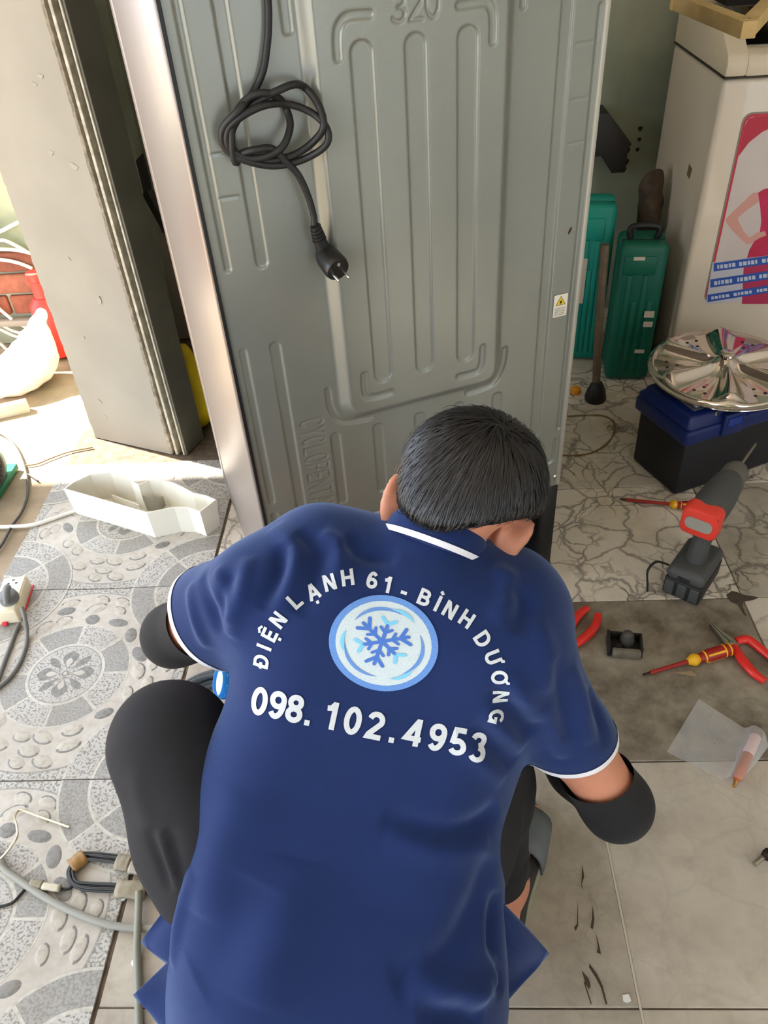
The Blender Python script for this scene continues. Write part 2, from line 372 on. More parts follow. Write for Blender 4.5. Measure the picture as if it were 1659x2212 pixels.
for (px, py, s) in ((215, 650, .011), (88, 165, .008), (160, 360, .012), (75, 182, .007), (216, 868, .008), (226, 900, .009), (110, 330, .008), (180, 730, .006), (150, 560, .006)):
    dd = ray(px, py); n_ = pn; t = (pa - Vector((0, 0, CAMZ))).dot(n_) / Vector(dd).dot(n_); q = Vector(dd) * t + Vector((0, 0, CAMZ))
    bm = bmesh.new(); ppts = [(s * (1 + .35 * math.sin(3 * a + px)) * math.cos(a), s * .55 * (1 + .3 * math.cos(2 * a + py)) * math.sin(a)) for a in [k * .628 for k in range(10)]]
    add_prism(bm, ppts, -.001, .0010); bmesh.ops.bevel(bm, geom=list(bm.edges), offset=.0008, segments=1, affect='EDGES')
    bmesh.ops.transform(bm, matrix=Matrix(((pd.x, 0, pn.x, q.x), (pd.y, 0, pn.y, q.y), (0, 1, 0, q.z), (0, 0, 0, 1))) @ Matrix.Rotation(px, 4, 'Z'), verts=list(bm.verts))
    bmobj('plaster_chip', bm, chip_m, wl)
# steel door jamb: two flanges and the dark channels between them
steel_olive = mat('olive_door_paint', (98, 96, 84), .6, var=.12, vscale=8)
steel_edge = mat('worn_steel_edge', (188, 182, 164), .55, rgb2=(150, 144, 128), vscale=50)
dark_gap = mat('dark_channel', (52, 50, 44), .8)
jamb = bpy.data.objects.new('trim_1', None); COL.objects.link(jamb); struct(jamb); jamb.matrix_world = PMX
def jb(name, x0, x1, y0, y1, m): return box(name, x0, x1, y0, y1, 0.0, 2.9, m, jamb, bev=.001, seg=1)
jb('dark_channel', plen + .001, plen + .010, .030, .10, dark_gap)
jb('jamb_flange', plen + .010, plen + .019, .004, .10, steel_edge)
jb('dark_channel', plen + .019, plen + .033, .034, .10, dark_gap)
jb('jamb_flange', plen + .033, plen + .039, .008, .10, steel_edge)
jb('jamb_web', plen + .039, plen + .045, .012, .10, steel_olive)
fb = bmesh.new(); add_box(fb, -.985, -.86, 2.02, 2.62, 0, 2.9); struct(bmobj('wall_leak_fill', fb, greenwall))  # fill behind the pillar, added to stop sun leaking in
wbk = bmesh.new(); add_box(wbk, -1.1, 2.45, 2.62, 2.74, 0, 2.9)
wall_back = struct(bmobj('wall_back', wbk, greenwall))
wr = bmesh.new(); add_box(wr, 2.45, 2.57, -2.4, 2.74, 0, 2.9); struct(bmobj('wall_right', wr, mat('pale_wall_paint', (204, 200, 188), .9, var=.04)))
cb = bmesh.new(); add_box(cb, -1.12, 2.57, -2.4, 2.74, 2.9, 3.0); struct(bmobj('ceiling', cb, ceil_m))
concrete = mat('outdoor_concrete', (168, 150, 126), .9, rgb2=(132, 116, 94), vscale=7, bump=.5, bscale=60, detail=8)
gb = bmesh.new(); add_box(gb, -9, -1.026, -6, 9, -.06, -.004); struct(bmobj('floor_outside', gb, concrete))
gb = bmesh.new(); add_box(gb, -1.026, 2.57, -9, -2.4, -.06, -.004); struct(bmobj('floor_street', gb, concrete))
# the open shop front on the left: flat unseen awning added to block the sun
awn = mat('added_awning_sheet', (170, 172, 168), .6)
gb = bmesh.new(); add_box(gb, -3.5, -1.12, -2.6, 2.64, 2.62, 2.66); struct(bmobj('added_awning', gb, awn))
gb = bmesh.new(); add_box(gb, -1.03, 1.65, -2.52, -2.4, 0, 2.9); struct(bmobj('wall_light_block', gb, greenwall))  # unseen wall behind the viewer, added to cut light from the back
# low yard wall across the lane, faded green render over bare brick
yard = mat('yard_wall_render', (164, 168, 146), .9, rgb2=(128, 134, 112), vscale=5, bump=.4, bscale=40, detail=7)
gb = bmesh.new(); add_box(gb, -6, -1.14, 2.55, 2.7, 0, .62); yw = struct(bmobj('wall_yard', gb, yard))
brick_m = [mat('red_brick', c, .9, var=.18, vscale=30, bump=.5, bscale=90) for c in ((138, 80, 60), (122, 72, 56), (146, 90, 70))]
bb = bmesh.new(); add_box(bb, -.105, .105, -.012, .012, -.033, .033, .004, 1); bme = bpy.data.meshes.new('brick'); bb.to_mesh(bme); bb.free(); 
for k in range(3):
    bme_k = bme.copy(); bme_k.materials.append(brick_m[k])
    brick_m[k] = bme_k
for r in range(3):
    for c in range(14):
        x = -4.2 + c * .222 + (.11 if r % 2 else 0)
        o = bpy.data.objects.new('brick', brick_m[(r * 5 + c * 3) % 3]); COL.objects.link(o); o.parent = yw
        o.location = (x, 2.546 + rnd.uniform(-.004, .003), .15 + r * .076); o.rotation_euler = (0, rnd.uniform(-.01, .01), 0)
# chipped glaze and a pale grout line on the bare floor near the viewer
chipm = mat('chip_dark', (74, 64, 52), .95); chipl = mat('chip_edge', (176, 166, 146), .8)
for pts in ([(1258, 1868), (1262, 1895), (1256, 1912), (1262, 1925), (1255, 1915)], [(1280, 1955), (1284, 1985), (1281, 2008), (1275, 2005), (1278, 1985)], [(1248, 1945), (1249, 2000), (1243, 2012), (1240, 2004), (1246, 1996)],
            [(1287, 2015), (1296, 2050), (1298, 2062), (1289, 2058), (1291, 2046)], [(1273, 2082), (1290, 2105), (1302, 2130), (1312, 2170), (1308, 2170), (1298, 2135), (1286, 2112), (1272, 2090)], [(1256, 2096), (1272, 2115), (1276, 2130), (1272, 2138), (1264, 2124)], [(1263, 2120), (1278, 2168), (1276, 2170), (1261, 2124)]):
    w0 = [fl(*q) for q in pts]; c0 = sum(w0, Vector()) / len(w0)
    bm = bmesh.new(); bm.faces.new([bm.verts.new((v.x, v.y, .0009)) for v in w0]); bmesh.ops.recalc_face_normals(bm, faces=list(bm.faces)); bmobj('glaze_chip', bm, chipm, floor)
    bm = bmesh.new(); bm.faces.new([bm.verts.new((c0.x + (v.x - c0.x) * 1.15 - .0012, c0.y + (v.y - c0.y) * 1.06, .0007)) for v in w0]); bmobj('glaze_chip_edge', bm, chipl, floor)
gl_m = mat('pale_grout', (198, 190, 172), .9)
box('grout_line', RX0 + 2 * RP - .0016, RX0 + 2 * RP + .0016, .0, .80, -.003, .0004, gl_m, floor, bev=0)

# old marks on the marble: a thin brown ring and a dark spill at a broken tile corner
stain_m = mat('brown_stain', (124, 98, 62), .8, var=.2, vscale=60); spill_m = mat('dark_spill', (70, 60, 48), .6, var=.2, vscale=50)
rp = [fl(*q) for q in ((1212, 984), (1250, 984), (1285, 976), (1312, 958), (1327, 934), (1325, 912), (1305, 899), (1268, 897), (1225, 900))]
rs = catmull(rp, 6); bm = bmesh.new(); sv = []
for i, q in enumerate(rs):
    t_ = (rs[min(i + 1, len(rs) - 1)] - rs[max(i - 1, 0)]).normalized(); n_ = Vector((-t_.y, t_.x, 0)) * (.0035 + .0022 * mnoise.noise(q * 30))
    sv.append((bm.verts.new((q.x + n_.x, q.y + n_.y, .0009)), bm.verts.new((q.x - n_.x, q.y - n_.y, .0009))))
for a, b in zip(sv, sv[1:]): bm.faces.new((a[0], a[1], b[1], b[0]))
bmobj('ring_stain', bm, stain_m, floor)
sp = [fl(*q) for q in ((1568, 1286), (1580, 1277), (1592, 1279), (1600, 1284), (1618, 1287), (1640, 1291), (1626, 1297), (1606, 1300), (1604, 1310), (1613, 1332), (1606, 1326), (1594, 1306), (1578, 1300))]
bm = bmesh.new(); fc = bm.faces.new([bm.verts.new((v.x, v.y, .0009)) for v in sp]); bmesh.ops.triangulate(bm, faces=[fc]); bmesh.ops.recalc_face_normals(bm, faces=list(bm.faces)); bmobj('dark_spill', bm, spill_m, floor)
# ------------------------------------------------------------------ refrigerator (seen from behind)
FYAW = math.radians(22)
FLE = Vector((-.284, 1.037, 0)); FW, FD, FH = .595, .66, 1.72
fr = thing('refrigerator', 'tall silver grey refrigerator standing with its ribbed back to the camera', 'refrigerator', FLE, FYAW)
back_m = mat('grey_painted_steel', (134, 136, 128), .33, metal=.35, var=.05, vscale=5, bump=.05, bscale=200, detail=8)
side_m = mat('brushed_silver_steel', (146, 136, 130), .36, metal=.5, var=.03, vscale=3)
blk_m = mat('black_plastic', (24, 24, 24), .45)
blk_rub = mat('black_rubber', (30, 29, 28), .5)
chrome = mat('bright_metal', (200, 200, 196), .2, metal=1)
copper = mat('copper', (196, 118, 80), .28, metal=1)
ZB, ZT = .287, 1.70
us = np.linspace(0.004, FW - .004, 400)
zs = np.concatenate([np.linspace(ZB, 1.195, 520), np.linspace(1.2, ZT, 16)])
U, Z = np.meshgrid(us, zs)
def sd_rr(cx, cz, hx, hz, r):
    qx = np.abs(U - cx) - hx + r; qz = np.abs(Z - cz) - hz + r
    return np.hypot(np.maximum(qx, 0), np.maximum(qz, 0)) + np.minimum(np.maximum(qx, qz), 0) - r
def sd_poly(pts, r):
    d = np.full(U.shape, 9.)
    for (a, b) in zip(pts, pts[1:]):
        ax, az = a; bx, bz = b; dx, dz = bx - ax, bz - az; L2 = dx * dx + dz * dz + 1e-12
        t = np.clip(((U - ax) * dx + (Z - az) * dz) / L2, 0, 1); d = np.minimum(d, np.hypot(U - ax - t * dx, Z - az - t * dz))
    return d - r
sstep = lambda x: x * x * (3 - 2 * x)
def dent(sd, depth, wd): return depth * sstep(np.clip(.5 - sd / wd, 0, 1))
Hh = np.zeros(U.shape)
Hh += dent(sd_rr(.305, .9, .1375, .325, .03), .017, .021)
G = 0 * U
def groove(sd, depth=.0028, wd=.0045):
    global G; G = np.maximum(G, dent(sd, depth, wd))
for c in (.2331, .3055, .3783): groove(sd_rr(c, .8725, .0147, .2405, .0145))
def smoothline(pts): return [tuple(p)[:2] for p in catmull([(a, b, 0) for a, b in pts], 6)]
for pts in ([(.246, 1.1385), (.219, 1.139), (.2065, 1.130), (.2025, 1.115), (.2021, 1.097)], [(.366, 1.135), (.401, 1.135), (.411, 1.126), (.4135, 1.112), (.4136, 1.091)],
            [(.2007, .652), (.1997, .628), (.203, .613), (.215, .608), (.2444, .6085)], [(.4105, .6495), (.409, .622), (.403, .608), (.39, .605), (.3672, .6053)],
            [(.1427, .63), (.144, .598), (.153, .574), (.172, .563), (.2105, .56)], [(.4609, .625), (.4575, .595), (.446, .571), (.43, .561), (.3919, .5575)]):
    groove(sd_poly(smoothline(pts), .005))
groove(sd_rr(.0227, 1.03, .0045, .176, .004)); groove(sd_rr(.0711, 1.04, .0085, .19, .0085))
groove(sd_poly([(.029, 1.007), (.052, 1.0065)], .0012), .0015, .003); groove(sd_poly([(.0285, .952), (.054, .9515)], .0012), .0015, .003)
groove(sd_rr(.1475, 1.23, .0062, .105, .006))
groove(sd_rr(.0205, .585, .0055, .149, .005)); groove(sd_rr(.0698, .566, .0083, .168, .008))
groove(sd_rr(.1464, .4695, .0083, .076, .007)); groove(sd_rr(.2226, .469, .0087, .074, .007)); groove(sd_rr(.3, .468, .009, .074, .007)); groove(sd_rr(.375, .468, .009, .074, .007)); groove(sd_rr(.4496, .468, .0088, .074, .007))
groove(sd_rr(.0205, .385, .006, .03, .005))
groove(sd_rr(.532, .78, .0092, .36, .008)); groove(sd_rr(.5838, .77, .0035, .345, .003))
groove(sd_poly(smoothline([(.5785, .40), (.5785, .365), (.573, .352), (.5595, .348)]), .003))
for zz, a, b in ((1.0, .5495, .5762), (.941, .551, .576), (1.07, .55, .576)): groove(sd_poly([(a, zz), (b, zz)], .0012), .0012, .003)
groove(sd_poly([(.465, 1.2), (.4648, 1.123)], .004))
groove(sd_poly([(.11, .3515), (.47, .3515)], .0035), .003, .006); groove(sd_poly([(.11, .325), (.47, .325)], .0035), .002, .006)
# stamped lettering as strokes (letter box: x 0..1, y 0..1)
def arc(cx, cy, rx, ry, a0, a1, n=9): return [(cx + rx * math.cos(math.radians(a0 + (a1 - a0) * k / n)), cy + ry * math.sin(math.radians(a0 + (a1 - a0) * k / n))) for k in range(n + 1)]
GL = {'C': [arc(.5, .5, .5, .5, 45, 315)], 'Y': [[(0, 1), (.5, .5), (1, 1)], [(.5, .5), (.5, 0)]], 'L': [[(0, 1), (0, 0), (.95, 0)]], 'O': [arc(.5, .5, .5, .5, 0, 360, 16)],
      'P': [[(0, 0), (0, 1), (.6, 1)] + arc(.6, .74, .4, .26, 90, -90, 6) + [(0, .48)]], 'E': [[(.95, 1), (0, 1), (0, 0), (.95, 0)], [(0, .5), (.8, .5)]],
      'N': [[(0, 0), (0, 1), (1, 0), (1, 1)]], 'T': [[(0, 1), (1, 1)], [(.5, 1), (.5, 0)]], 'A': [[(0, 0), (.5, 1), (1, 0)], [(.2, .38), (.8, .38)]],
      '3': [arc(.45, .74, .5, .26, 150, -90, 8) + arc(.45, .25, .52, .25, 90, -150, 8)], '2': [arc(.5, .72, .47, .28, 160, -30, 8) + [(0, 0), (1, 0)]], '0': [arc(.5, .5, .48, .5, 0, 360, 18)]}
for k, ch in enumerate('CYCLOPENTANE'):
    zt = .5835 - k * .0181
    for st in GL[ch]: groove(sd_poly([(.0905 + y * .038, zt - x * .0125) for x, y in st], .0015), .0022, .003)
for k, ch in enumerate('320'):
    for st in GL[ch]: groove(sd_poly([(.2765 + k * .0225 + x * .017, 1.1265 + y * .031) for x, y in st], .0018), .0024, .0032)
Hh -= G
Hh += .0006 * np.sin(U * 23) * np.sin(Z * 9)
nv, nu = U.shape
V = np.stack([U, -Hh, Z], -1).reshape(-1, 3)
idx = np.arange(nv * nu).reshape(nv, nu)
Fq = np.stack([idx[:-1, :-1], idx[:-1, 1:], idx[1:, 1:], idx[1:, :-1]], -1).reshape(-1, 4)
def np_obj(name, V, F, m, parent=None, smooth=True):
    me = bpy.data.meshes.new(name); n = F.shape[1]
    me.vertices.add(len(V)); me.vertices.foreach_set('co', V.astype(np.float32).ravel())
    me.loops.add(F.size); me.loops.foreach_set('vertex_index', F.astype(np.int32).ravel())
    me.polygons.add(len(F)); me.polygons.foreach_set('loop_start', np.arange(0, F.size, n, dtype=np.int32))
    me.update(calc_edges=True); me.validate()
    return link(name, me, m, parent, smooth)
np_obj('back_panel', V, Fq, back_m, fr)
# carcass: side panels with folded edges, top, inner liner wall behind the back panel
box('side_panel', -.003, .014, .006, FD - .06, .012, FH, side_m, fr, bev=.004, seg=3)
box('side_panel', FW - .014, FW + .003, .006, FD - .06, .012, FH, side_m, fr, bev=.004, seg=3)
box('edge_strip', -.0005, .005, -.003, .012, .05, FH, blk_m, fr, bev=.001)
flange_m = mat('pale_flange', (176, 172, 160), .4, metal=.4)
box('edge_flange', FW - .006, FW + .002, -.004, .012, .29, FH, flange_m, fr, bev=.0015)
box('top_panel', 0, FW, .006, FD - .06, FH - .02, FH + .004, side_m, fr, bev=.004)
box('door', -.004, FW + .004, FD - .055, FD, .03, FH, side_m, fr, bev=.012, seg=4)
box('liner', .012, FW - .012, .02, FD - .06, .45, FH - .02, blk_m, fr, bev=0)
# compressor bay at the bottom
bay = mat('bay_interior', (20, 22, 22), .5)
box('bay_roof', .012, FW - .012, .012, FD - .06, .28, .30, bay, fr, bev=0)
box('bay_wall', .014, FW - .014, .34, .36, .02, .285, bay, fr, bev=0)
box('bay_cheek', FW - .03, FW + .001, -.002, .34, .045, .288, bay, fr, bev=.003)
box('bay_cheek', -.001, .03, -.002, .34, .045, .288, bay, fr, bev=.003)
base_m = mat('galvanised_base', (128, 126, 118), .5, metal=.5, rgb2=(100, 96, 86), vscale=20)
box('base_pan', .0, FW, .0, .35, .022, .034, base_m, fr, bev=.002)
box('base_lip', .0, FW, -.006, .0, .018, .05, base_m, fr, bev=.002)
for x in (.04, FW - .04):
    lathe('foot', [(.016, 0), (.018, .004), (.018, .014), (.01, .016), (.01, .024)], blk_m, fr, 16, Matrix.Translation((x, .05, 0)))
    lathe('foot', [(.016, 0), (.018, .004), (.018, .014), (.01, .016), (.01, .024)], blk_m, fr, 16, Matrix.Translation((x, .52, 0)))
lathe('compressor', [(.02, .034), (.075, .04), (.09, .07), (.09, .13), (.078, .17), (.04, .195), (.0, .2)], mat('compressor_black', (28, 28, 27), .35), fr, 28, Matrix.Translation((.33, .16, 0)), sx=1.2)
tube('copper_tube', [(.42, .14, .14), (.46, .1, .16), (.5, .07, .13), (.52, .06, .09), (.5, .05, .06)], .004, copper, fr)
tube('steel_tube', [(.45, .1, .20), (.50, .02, .215), (.535, .012, .20), (.545, .015, .15), (.53, .018, .125), (.505, .015, .12), (.49, .05, .14)], .0042, mat('white_tube', (206, 204, 190), .4), fr)
for k in range(5):
    tube('condenser_tube', [(.36 + .03 * k, .02 + .012 * k, .05), (.40 + .025 * k, .03, .085 + .01 * (k % 2)), (.44 + .02 * k, .06, .06), (.47 + .018 * k, .08, .045)], .0038, base_m, fr)
box('tray_clip', .47, .50, .004, .02, .036, .046, chrome, fr, bev=.002)
lathe('screw', [(.0055, 0), (.0055, .002), (.003, .0035), (0, .0037)], chrome, fr, 12, Matrix.Translation((.5856, 0, .3106)) @ Matrix.Rotation(math.pi / 2, 4, 'X'))
lathe('screw', [(.0055, 0), (.0055, .002), (.003, .0035), (0, .0037)], chrome, fr, 12, Matrix.Translation((.02, 0, .33)) @ Matrix.Rotation(math.pi / 2, 4, 'X'))
prism('panel_hole', [(.003 * math.cos(a) * (.7), .006 * math.sin(a)) for a in [k * .52 for k in range(12)]], 0, .0008, mat('rust', (70, 44, 26), .9), fr, Matrix.Translation((.5675, 0, .8095)) @ Matrix.Rotation(math.pi / 2, 4, 'X') @ Matrix.Rotation(-.4, 4, 'Z'))
# warning sticker
FM = lambda u, z, w=.0: Matrix(((1, 0, 0, u), (0, 0, -1, -w), (0, 1, 0, z), (0, 0, 0, 1)))       # local xy on the back plane, z outwards
stk = prism('warning_label', rrect(-.013, .013, -.02, .02, .001, 2), 0, .0004, mat('label_white', (222, 214, 196), .5), fr, FM(.5617, .6835, .0012))
yl = mat('label_yellow', (232, 196, 30), .5); kb = mat('label_black', (26, 24, 20), .5); gy = mat('label_grey_print', (150, 144, 130), .6)
FB = FM(.5617, .6835, .0017)
def decal(name, pts, m, parent, mx, z=0):
    bm = bmesh.new(); bm.faces.new([bm.verts.new((p[0], p[1], z)) for p in pts]); bmesh.ops.transform(bm, matrix=mx, verts=list(bm.verts)); return bmobj(name, bm, m, parent)
decal('triangle_sign', [(-.0095, .001), (.0095, .001), (0, .0175)], kb, stk, FB, 0)
decal('triangle_sign', [(-.0078, .002), (.0078, .002), (0, .0158)], yl, stk, FB, .0002)
decal('flame_sign', [(-.0016, .004), (.0014, .004), (.0024, .0065), (.001, .011), (.0004, .008), (-.0006, .0095), (-.0022, .0068)], kb, stk, FB, .0004)
for k in range(5): decal('small_print', [(-.0105, -.004 - .003 * k), (.0105 - .002 * (k % 2), -.004 - .003 * k), (.0105 - .002 * (k % 2), -.0053 - .003 * k), (-.0105, -.0053 - .003 * k)], gy, stk, FB, 0)
# power cord, coiled and hanging, with its round two-pin plug
CORD = [(0.131, 1.52), (0.131, 1.46), (0.13, 1.36), (0.1285, 1.26), (0.1265, 1.1724), (0.1229, 1.1401), (0.1171, 1.1164), (0.1084, 1.0925), (0.0944, 1.0736), (0.0704, 1.0611), (0.0465, 1.0395), (0.0459, 1.0159), (0.0672, 0.9994), (0.1028, 0.9881), (0.1413, 0.9898), (0.1691, 1.0068), (0.1734, 1.0251), (0.1607, 1.0416), (0.1335, 1.0544), (0.1021, 1.0604), (0.073, 1.0537), (0.0523, 1.0387), (0.0502, 1.0171), (0.0697, 1.0019), (0.0996, 0.9944), (0.1316, 0.9971), (0.1568, 1.0105), (0.1687, 1.0295), (0.1682, 1.0515), (0.158, 1.0689), (0.1409, 1.0772), (0.1204, 1.0746), (0.0949, 1.0649), (0.0682, 1.049), (0.0558, 1.0309), (0.0554, 1.0126), (0.0717, 1.0016), (0.0967, 1.0025), (0.117, 1.0126), (0.1312, 1.0311), (0.1308, 1.0494), (0.1189, 1.0652), (0.1003, 1.0737), (0.0797, 1.0686), (0.0601, 1.0484), (0.0538, 1.0202), (0.0556, 0.9974), (0.0646, 1.0074), (0.0817, 1.0114), (0.102, 1.0093), (0.1181, 0.9915), (0.1323, 0.9716), (0.1417, 0.9438), (0.1461, 0.9179), (0.1456, 0.9051)]
rng2 = random.Random(3); cpts = []
for k, (u, z) in enumerate(CORD):
    t = k / len(CORD); wv = (-.004 if k == 0 else .008) if k < 9 else .012 + .016 * abs(math.sin(k * .55)) + .004 * math.sin(k * 1.7)
    if k > len(CORD) - 7: wv = .026
    bul = .012 if .158 < u < .45 else 0
    cpts.append((u, -(wv + bul), z))
cord = tube('power_cord', cpts, .0047, blk_rub, fr, seg=8, n=7)
pc = Vector((.1625, -.034, .852)); pdir = Vector((.18, -.93, -.30)).normalized()
pf = frame_to(pc - pdir * .018, pc + pdir * .02, up=(0, 0, 1))
plug = lathe('plug', [(.010, -.008), (.015, -.004), (.0175, .006), (.0185, .03), (.0172, .035), (.0165, .036)], mat('plug_black', (28, 27, 26), .32), cord, 28, pf)
tube('plug_boot', [(.1465, -.028, .905), (.149, -.024, .892), (.154, -.02, .875), (.158, -.018, .862)], lambda t: .0062 + .005 * t, blk_rub, cord, seg=12, n=5)
for k in range(5): lathe('boot_ring', [(.0066 + .0006 * k, -.0012), (.0078 + .0006 * k, -.0008), (.0078 + .0006 * k, .0008), (.0066 + .0006 * k, .0012)], blk_rub, cord, 14, frame_to((.1465 + .0012 * k, -.0278 + .0013 * k, .903 - .005 * k), (.1495 + .0012 * k, -.0268 + .0013 * k, .89 - .005 * k)))
for s in (-1, 1):
    lathe('plug_pin', [(.0024, .034), (.0024, .05), (.0016, .0535), (0, .054)], chrome, cord, 12, pf @ Matrix.Translation((s * .0082, -.004, 0)))
lathe('plug_socket', [(.003, .0355), (.003, .0366), (.0015, .0367), (0, .0367)], chrome, cord, 12, pf @ Matrix.Translation((0, .009, 0)))
# ------------------------------------------------------------------ the squatting man
def cdir(x, y, z=0):                                               # a direction given right / down / away from the viewer
    v = M3.T @ np.array([x, y, z], float); return v / np.linalg.norm(v)
class Field:
    def __init__(s, lo, hi, h):
        s.lo = np.array(lo, float); s.h = h; s.n = np.ceil((np.array(hi) - s.lo) / h).astype(int) + 1
        s.g = np.full(tuple(s.n), 1.0, np.float32)
        s.ax = [s.lo[i] + h * np.arange(s.n[i]) for i in range(3)]
    def block(s, bmin, bmax):
        a = np.clip(np.floor((bmin - s.lo) / s.h).astype(int), 0, s.n - 1); b = np.clip(np.ceil((bmax - s.lo) / s.h).astype(int) + 1, 1, s.n)
        sl = tuple(slice(a[i], b[i]) for i in range(3))
        X, Y, Z = np.meshgrid(s.ax[0][sl[0]], s.ax[1][sl[1]], s.ax[2][sl[2]], indexing='ij'); return sl, X, Y, Z
    def put(s, sl, d, k):
        g = s.g[sl]
        if k <= 0: s.g[sl] = np.minimum(g, d); return
        hh = np.maximum(k - np.abs(g - d), 0) / k; s.g[sl] = np.minimum(g, d) - hh * hh * k * .25
    def cap(s, a, b, ra, rb, k=.02):                                # tapered capsule
        a = np.array(a, float); b = np.array(b, float); m = max(ra, rb) + k + .03
        sl, X, Y, Z = s.block(np.minimum(a, b) - m, np.maximum(a, b) + m); d = b - a; L2 = d @ d + 1e-12
        t = np.clip(((X - a[0]) * d[0] + (Y - a[1]) * d[1] + (Z - a[2]) * d[2]) / L2, 0, 1)
        s.put(sl, np.sqrt((X - a[0] - t * d[0]) ** 2 + (Y - a[1] - t * d[1]) ** 2 + (Z - a[2] - t * d[2]) ** 2) - (ra + (rb - ra) * t), k)
    def ell(s, c, axes, rad, k=.02, sub=False):                     # oriented ellipsoid
        c = np.array(c, float); rad = np.array(rad, float); A = np.array(axes); m = rad.max() + k + .03
        sl, X, Y, Z = s.block(c - m, c + m); q = [(X - c[0]) * A[i][0] + (Y - c[1]) * A[i][1] + (Z - c[2]) * A[i][2] for i in range(3)]
        k0 = np.sqrt(sum((q[i] / rad[i]) ** 2 for i in range(3))); k1 = np.sqrt(sum((q[i] / rad[i] ** 2) ** 2 for i in range(3))) + 1e-9
        d = k0 * (k0 - 1) / k1
        if sub: 
            g = s.g[sl]; d = -d; hh = np.maximum(k - np.abs(g - d), 0) / max(k, 1e-6); s.g[sl] = np.maximum(g, d) + hh * hh * k * .25
        else: s.put(sl, d, k)
    def cut(s, p, n):                                              # keep the side that n points away from
        n = np.array(n, float); n = n / np.linalg.norm(n)
        X, Y, Z = np.meshgrid(*s.ax, indexing='ij', sparse=True)
        s.g = np.maximum(s.g, ((X - p[0]) * n[0] + (Y - p[1]) * n[1] + (Z - p[2]) * n[2]).astype(np.float32))
    def smooth(s, it=1):
        for _ in range(it):
            for ax in range(3):
                g = s.g; r = g.copy(); sl = [slice(None)] * 3
                a = [slice(None)] * 3; b = [slice(None)] * 3; c = [slice(None)] * 3
                a[ax] = slice(0, -2); b[ax] = slice(1, -1); c[ax] = slice(2, None)
                r[tuple(b)] = .25 * g[tuple(a)] + .5 * g[tuple(b)] + .25 * g[tuple(c)]; s.g = r
    def mesh(s):                                                    # surface nets
        g = s.g; neg = g < 0
        n = np.array(g.shape) - 1
        corn = [(i, j, k) for i in (0, 1) for j in (0, 1) for k in (0, 1)]
        cs = lambda c: tuple(slice(c[i], n[i] + c[i]) for i in range(3))
        cnt = sum(neg[cs(c)].astype(np.int8) for c in corn); act = (cnt > 0) & (cnt < 8)
        ids = np.argwhere(act); idx = np.full(act.shape, -1, np.int64); idx[act] = np.arange(len(ids))
        acc = np.zeros((len(ids), 3)); num = np.zeros(len(ids))
        for a in corn:
            for ax in range(3):
                if a[ax] == 0:
                    b = list(a); b[ax] = 1
                    ga = g[tuple((ids + a).T)]; gb = g[tuple((ids + b).T)]
                    cr = (ga < 0) != (gb < 0); t = np.where(cr, ga / np.where(cr, ga - gb, 1), 0)
                    p = np.array(a, float)[None] + np.zeros((len(ids), 3)); p[:, ax] += t
                    acc[cr] += p[cr]; num[cr] += 1
        V = s.lo + s.h * (ids + acc / num[:, None]); F = []
        for ax in range(3):
            u, v = [(1, 2), (2, 0), (0, 1)][ax]
            sl0 = [slice(1, n[i]) for i in range(3)]; sl0[ax] = slice(0, n[ax]); sl1 = list(sl0); sl1[ax] = slice(1, n[ax] + 1)
            na = neg[tuple(sl0)]; nb = neg[tuple(sl1)]; cr = na != nb
            pos = np.argwhere(cr); off = np.array([1, 1, 1]); off[ax] = 0; pos = pos + off
            eu = np.zeros(3, int); eu[u] = 1; ev = np.zeros(3, int); ev[v] = 1
            q = np.stack([idx[tuple((pos - eu - ev).T)], idx[tuple((pos - ev).T)], idx[tuple(pos.T)], idx[tuple((pos - eu).T)]], 1)
            fl_ = nb[cr]; q[fl_] = q[fl_][:, ::-1]; F.append(q)
        return V, np.concatenate(F)
def relax(V, F, it=2, lam=.5):
    n = len(V); e = np.concatenate([F[:, [0, 1]], F[:, [1, 2]], F[:, [2, 3]], F[:, [3, 0]]]); e = np.concatenate([e, e[:, ::-1]])
    deg = np.bincount(e[:, 0], minlength=n)[:, None]
    for _ in range(it):
        s = np.stack([np.bincount(e[:, 0], weights=V[e[:, 1], i], minlength=n) for i in range(3)], 1) / np.maximum(deg, 1); V = V + lam * (s - V)
    return V
def vnormals(V, F):
    a = V[F[:, 2]] - V[F[:, 0]]; b = V[F[:, 3]] - V[F[:, 1]]; fn = np.cross(a, b); N = np.zeros_like(V)
    for i in range(4): np.add.at(N, F[:, i], fn)
    return N / (np.linalg.norm(N, axis=1)[:, None] + 1e-12)
lerp = lambda a, b, t: np.array(a) * (1 - t) + np.array(b) * t
# --- skeleton: one point per joint
neckB = P(938, 1195, .955); chest = P(868, 1370, .985); waist = P(790, 1720, .985); pelv = P(715, 2110, .955)
shL, shR = P(565, 1285, .965), P(1122, 1425, .94)
elL, elR = P(376, 1372, 1.12), P(1332, 1738, 1.03)
wrL, wrR = np.array([-.075, .93, .30]), np.array([.150, .77, .22])
hipL, hipR = pelv + cdir(-1, -.23, .2) * .09, pelv + cdir(1, .23, .2) * .09
knL, knR = P(370, 1606, 1.005), P(1022, 1560, 1.03)
anL, anR = np.array([-.235, .555, .085]), np.array([.092, .545, .085])
Rt, Dn, Bk = cdir(.974, .226), cdir(-.226, .974), cdir(0, 0, -1)     # torso frame: right, tailwards, out of the back
TA = (Rt, Dn, Bk)
hc = P(1004, 1050, .965)
HR, HD, HB = cdir(.95, .30, .05), cdir(-.30, .95, -.02), cdir(-.05, 0, -1); HB = np.cross(HR, HD); HB = HB if HB @ cdir(0, 0, -1) > 0 else -HB
HU, HF = -HD, -HB
